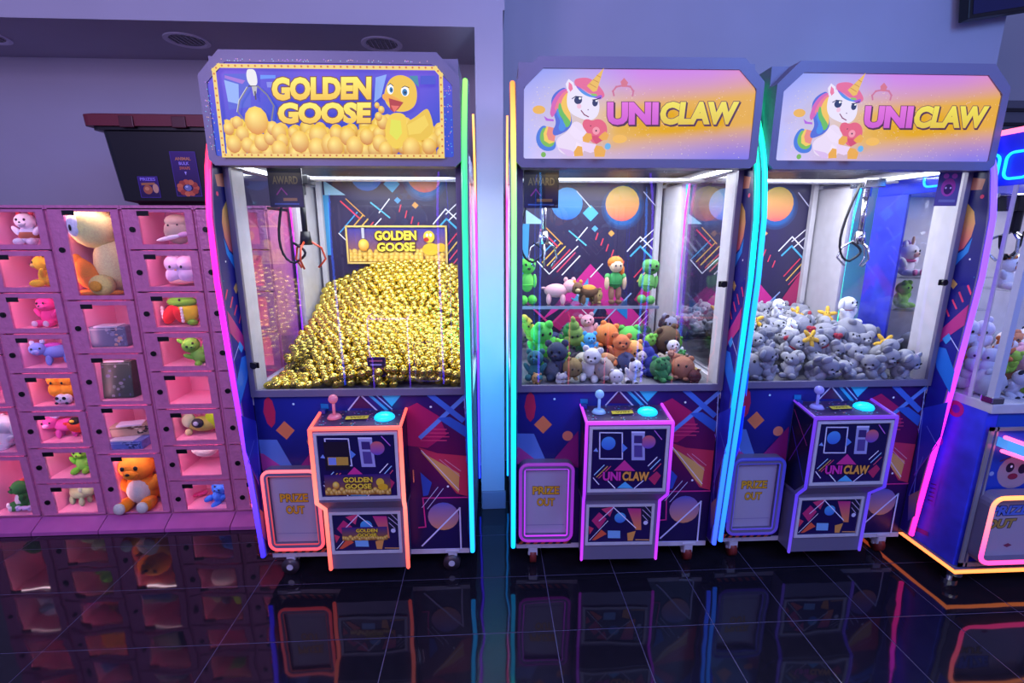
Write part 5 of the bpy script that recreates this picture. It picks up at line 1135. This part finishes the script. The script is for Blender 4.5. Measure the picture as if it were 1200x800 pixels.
def card(u0, v0, u1, v1):
    a.grid(u0, u1, v0, v1, 3, 4, lambda u, v: mix(lin('#281048'), lin('#401c78'), v)); a.line([(u0, v0), (u1, v0), (u1, v1), (u0, v1), (u0, v0)], '#50389a', .0025)
card(-.121, .036, -.035, .126); a.text('PRIZES', [(-.112, .108), (-.044, .108), (-.112, .122)], '#9a88f0', .03)
a.line([(-.105, .094), (-.055, .096)], '#b87848', .010); a.disc((-.085, .070), (.020, .020), '#b86848'); a.disc((-.050, .075), (.013, .020), '#d8a888'); a.disc((-.088, .074), (.010, .008), '#e09868')
card(.040, .042, .150, .232)
for tx, z, c in (('ANIMAL', .196, '#d89058'), ('BULK', .176, '#a898f8'), ('SWAPS', .156, '#d87850')): a.text(tx, [(.058 if z > .19 else .072, z), (.128 if z > .19 else .118, z), (.058 if z > .19 else .072, z+.014)], c, .03)
a.poly([(.090, .148), (.100, .148), (.095, .132)], '#c0b0ff')
for k in range(11): a.disc((.095+.036*cos(k*.57), .078+.026*sin(k*.57)), (.014, .012), ('#d86848', '#b84838', '#e07850')[k % 3], 10)
a.disc((.095, .078), (.016, .014), '#7880b8'); a.disc((.09, .083), (.006, .004), '#d0d8f0')
a.build('tote_label', t)

# ---------------------------------------------------------------- blue machine cut by the right edge
t = thing('claw_machine', 'blue claw machine with pink and orange neon cut by the right edge', 'claw machine', (1.985, 1.70, 0))
W4, D4 = .95, .76
BLUE = mat('blue_vinyl', '#3c48f0', .4, noise=.25, nscale=9); NP = attr_mat('neon', 3.2)
MB().box((0.0, .012, .10), (W4, D4, .80), .004).box((0, D4-.03, .80), (W4, D4, 1.67)).build('cabinet', BLUE, t)
MB().box((.0, .0, .795), (W4, D4, .835), .004).build('play_deck', WHITE, t)
b = MB().box((-.012, -.012, .08), (W4+.012, D4, .10)); b.build('base_plate', ALU, t); MB().box((.012, D4-.036, .836), (W4-.012, D4-.031, 1.668)).build('rear_lining', WHITE, t)
MB().tube([(-.014, D4, .088), (-.014, -.014, .088), (W4, -.014, .088)], .0085).build('base_neon', NP, t, True, colf=lambda v: mix(lin('#ff5048'), lin('#ff9838'), min(1, max(0, .6-v.y*2))))
b = MB().box((.008, -.006, .106), (.026, .0, .74)).box((.036, -.006, .106), (.044, .0, .74)).box((.008, -.006, .725), (W4, .0, .74)).box((.008, -.006, .106), (W4, 0, .125))
b.build('front_trim', mat('silver_trim', '#a8a4a8', .35, .4), t)
a = Art(on_y(.0112), (.046, .94, .126, .79)); a.grid(.046, .94, .126, .79, 6, 6, lambda u, v: mix(lin('#2030b0'), lin('#1c4cb8'), v))
a.disc((.175, .535), (.075, .075), '#a8909c'); a.disc((.15, .555), (.018, .022), '#281838'); a.disc((.205, .548), (.018, .022), '#281838'); a.disc((.155, .56), (.005, .006), '#ffffff'); a.disc((.17, .515), (.022, .014), '#882040'); a.line([(.1, .585), (.14, .60)], '#503048', .005)
a.disc((.075, .53), (.010, .010), '#90a8d8'); a.build('front_print', t)
a = Art(on_x(-.0005, -1)); 
a.disc((.14, .765), (.035, .035), '#c82868'); a.disc((.14, .765), (.018, .018), '#7030a0'); a.disc((.19, .60), (.026, .026), '#b828d8'); a.disc((.20, .53), (.024, .024), '#b828d8'); a.poly([(.14, .30), (.19, .30), (.19, .42), (.14, .42)], '#3838e0')
for k in range(5): a.line([(.155, .32+.02*k), (.175, .315+.02*k)], '#181870', .005)
a.disc((.25, .30), (.03, .04), '#c03050'); a.line([(.15, .16), (.25, .14)], '#602890', .02); a.build('side_print', t)
# prize door
pd = MB().ring(rrect(.030, .43, .145, .465, .05), rrect(.052, .408, .167, .443, .03), -.05, .0).build('prize_door', ALU, t)
MB().tube([(x, -.048, z) for x, z in rrect(.041, .419, .156, .454, .04)], .0105, closed=True).build('neon_ring', NP, pd, True, colf=lambda v: mix(lin('#ff4090'), lin('#ff9050'), max(0, min(1, (v.z-.36)/.09))))
MB().box((.052, -.02, .167), (.408, -.012, .443)).build('flap', mat('flap_grey', '#a8a0b4', .4), pd)
a = Art(on_y(-.0205))
for tx, qd, c in (('PRIZE', [(.070, .355), (.235, .358), (.078, .400)], '#5878d8'), ('OUT', [(.065, .295), (.19, .298), (.072, .338)], '#a89048')): a = Art(on_y(-.0205)); a.text(tx, qd, '#181838', .09); a.text(tx, qd, c, .045); a.build('lettering', pd)
a = Art(on_y(-.0205)); a.poly([(.165, .215), (.185, .225), (.205, .215), (.185, .205)], '#803858'); a.build('flap_emblem', pd)
# slanting coin tray framed in neon
ct = MB().prism([(.065, .655), (.065, .695), (.30, .61), (.30, .56)], -.03, .010, 'y').build('coin_tray', mat('tray_blue', '#60b0f0', .3, emit=.6, ecol='#50a8f0'), t)
for dz in (.018, -.040): MB().cyl((.05, -.028, .690+dz), (.31, -.028, .598+dz), .0075).build('neon_strip', NP, ct, colf=lambda v: lin('#ff5a98'))
# corner posts, glass, header
for x in (.012, W4-.012): MB().box((x-.012, .004, .835), (x+.012, .03, 1.67)).build('corner_post', mat('clear_post', '#b8bcd0', .15), t)
MB().box((.0, D4-.19, .835), (.012, D4-.03, 1.67)).build('corner_post', BLUE, t); MB().box((.0, .09, .835), (.005, .105, 1.67)).build('corner_post', WHITE, t)
MB().box((.002, .105, .836), (.006, D4-.19, 1.668)).build('side_glass', GLASS, t); MB().box((.03, .008, .836), (W4-.03, .012, 1.668)).build('front_glass', GLASS, t)
MB().box((-.004, -.0, .835), (.045, .05, .862), .004).build('post_foot', CHROME, t)
MB().box((0, 0, 1.67), (W4, D4, 1.865), .004).build('header_box', mat('header_blue', '#2038d0', .35, emit=.35, ecol='#1828e0'), t)
MB().tube([(-.006, D4, 1.868), (-.006, -.006, 1.868), (W4, -.006, 1.868)], .010).build('neon_tube', NP, t, True, colf=lambda v: lin('#ff6a90'))
for k in range(4):
    y0 = .055+.115*k; MB().tube([(-.008, y, z) for y, z in rrect(y0, y0+.09, 1.695, 1.79, .025)], .005, closed=True).build('digit_neon', NP, t, True, colf=lambda v: lin('#10a8ff'))
MB().cyl((.05, .20, 1.64), (.9, .20, 1.64), .008).build('cross_rail', CHROME, t)
cw = MB().box((.10, .16, 1.58), (.19, .25, 1.64)).cyl((.145, .2, 1.50), (.145, .2, 1.60), .02).build('claw', BLACK, t)
for k in range(3):
    an = k*2.1; d = Vector((cos(an), sin(an), 0)); c0 = Vector((.145, .2, 1.50)); MB().tube([c0, c0+d*.06-Vector((0, 0, .03)), c0+d*.07-Vector((0, 0, .08)), c0+d*.03-Vector((0, 0, .12))], .006, 6).build('prong', CHROME, cw)
MB().tube([(.10+.05*cos(k*.5), .16, 1.50-.10*sin(k*.5)) for k in range(7)], .006, 6).build('cable', BLACK, t)
for k, (x, y) in enumerate(((.04, .05), (W4-.05, .05), (.04, D4-.06), (W4-.05, D4-.06))):
    c = MB().cyl((x, y, .005), (x, y, .08), .012).cyl((x, y, 0), (x, y, .012), .03).cyl((x-.004, y-.02, .045), (x-.004, y-.02, .06), .028).build('levelling_foot', CHROME, t)
l = bpy.data.lights.new('prize_lamp', 'AREA'); l.shape = 'RECTANGLE'; l.size = .6; l.size_y = .4; l.energy = 5; l.color = (.93, .92, 1.0)
o = bpy.data.objects.new('prize_lamp', l); COL.objects.link(o); o.parent = t; o.location = (.45, .33, 1.665)
G7 = 'plush toys in the blue machine'; T4 = lambda x, y, z: (1.985+x, 1.70+y, z)
MB_sh = thing('clear_shelf', 'clear shelf inside the blue machine under the unicorn plush', 'shelf', T4(0, 0, 0)); MB().box((.02, .54, 1.277), (.50, .72, 1.283)).box((.02, .54, 1.117), (.50, .72, 1.123)).build('shelf_board', ACRYL, MB_sh)
MB().box((.12, .12, 1.262), (.32, .28, 1.268)).build('shelf_board', ACRYL, MB_sh)
toy('plush_unicorn', seated('#ece8f0', ears='point', snout='#f0b8b0', feet='#d868a0', extra=[('mane', '#a878d0', [((0, .06, .95), (.16, .12, .14))]), ('horn', '#e0a878', [((0, -.10, 1.08), (.04, .04, .13))]), ('scarf', '#d04890', [((0, -.05, .47), (.22, .2, .06))])]), 'white plush unicorn with a lilac mane seen through two windows', T4(.095, .625, 1.284), .16, .3, group=G7)
toy('plush_frog', kindspec('frog', '#88c838'), 'green plush under the unicorn plush in the blue machine', T4(.10, .625, 1.124), .135, .3, group=G7)
toy('plush_shiba', seated('#ece8e8', ears='round', ear='#503828', snout='#c87848', extra=[('ball', '#e82890', [((.34, -.22, .42), (.15, .14, .16))]), ('cap', '#e08848', [((-.08, -.1, .93), (.16, .14, .08))])]), 'white and orange plush holding a magenta ball behind the side glass', T4(.14, .19, 1.269), .14, .3, group=G7)
r4 = random.Random(5); c4 = ['#e8e0ec', '#e08848', '#98c838', '#b8b8c8', '#e8d8d0', '#8890a8', '#d8a0b8', '#c8c8d8', '#a06850']; n = 0
for gz, gys in ((.838, (.12, .22, .33, .44, .53)), (.92, (.14, .27, .40, .50))):
    for gy in gys:
        for gx in (.07, .18, .30, .42, .55, .68):
            n += 1; c = c4[(n*4+int(gz*10)) % 9]; k = ('bear', 'ball', 'panda', 'cube')[n % 4]
            toy('plush_'+{'ball': 'ball_toy', 'cube': 'block_toy'}.get(k, k), kindspec(k, c), '%s %s in blue machine, %s layer, %s row, %s' % (cname(c), {'ball': 'round plush', 'cube': 'square plush', 'panda': 'panda plush', 'bear': 'plush bear'}[k], 'lower' if gz < .9 else 'upper', ('front', 'second', 'third', 'fourth', 'rear')[gys.index(gy)], ('nearest side glass', 'second from side glass', 'third from side glass', 'fourth from side glass', 'fifth from side glass', 'sixth from side glass')[(.07, .18, .30, .42, .55, .68).index(gx)]), T4(gx, gy, gz), r4.uniform(.10, .13), r4.uniform(-2, 1), r4.uniform(-.5, .5), 0, G7)
toy('plush_cat', cubep('#e8dcec'), 'large white plush head on top of the heap in the blue machine', T4(.10, .22, 1.015), .12, -.5, group=G7)
toy('plush_fox', kindspec('bear', '#d87838'), 'orange plush below the large white one in the blue machine', T4(.16, .15, .975), .10, -.5, group=G7)
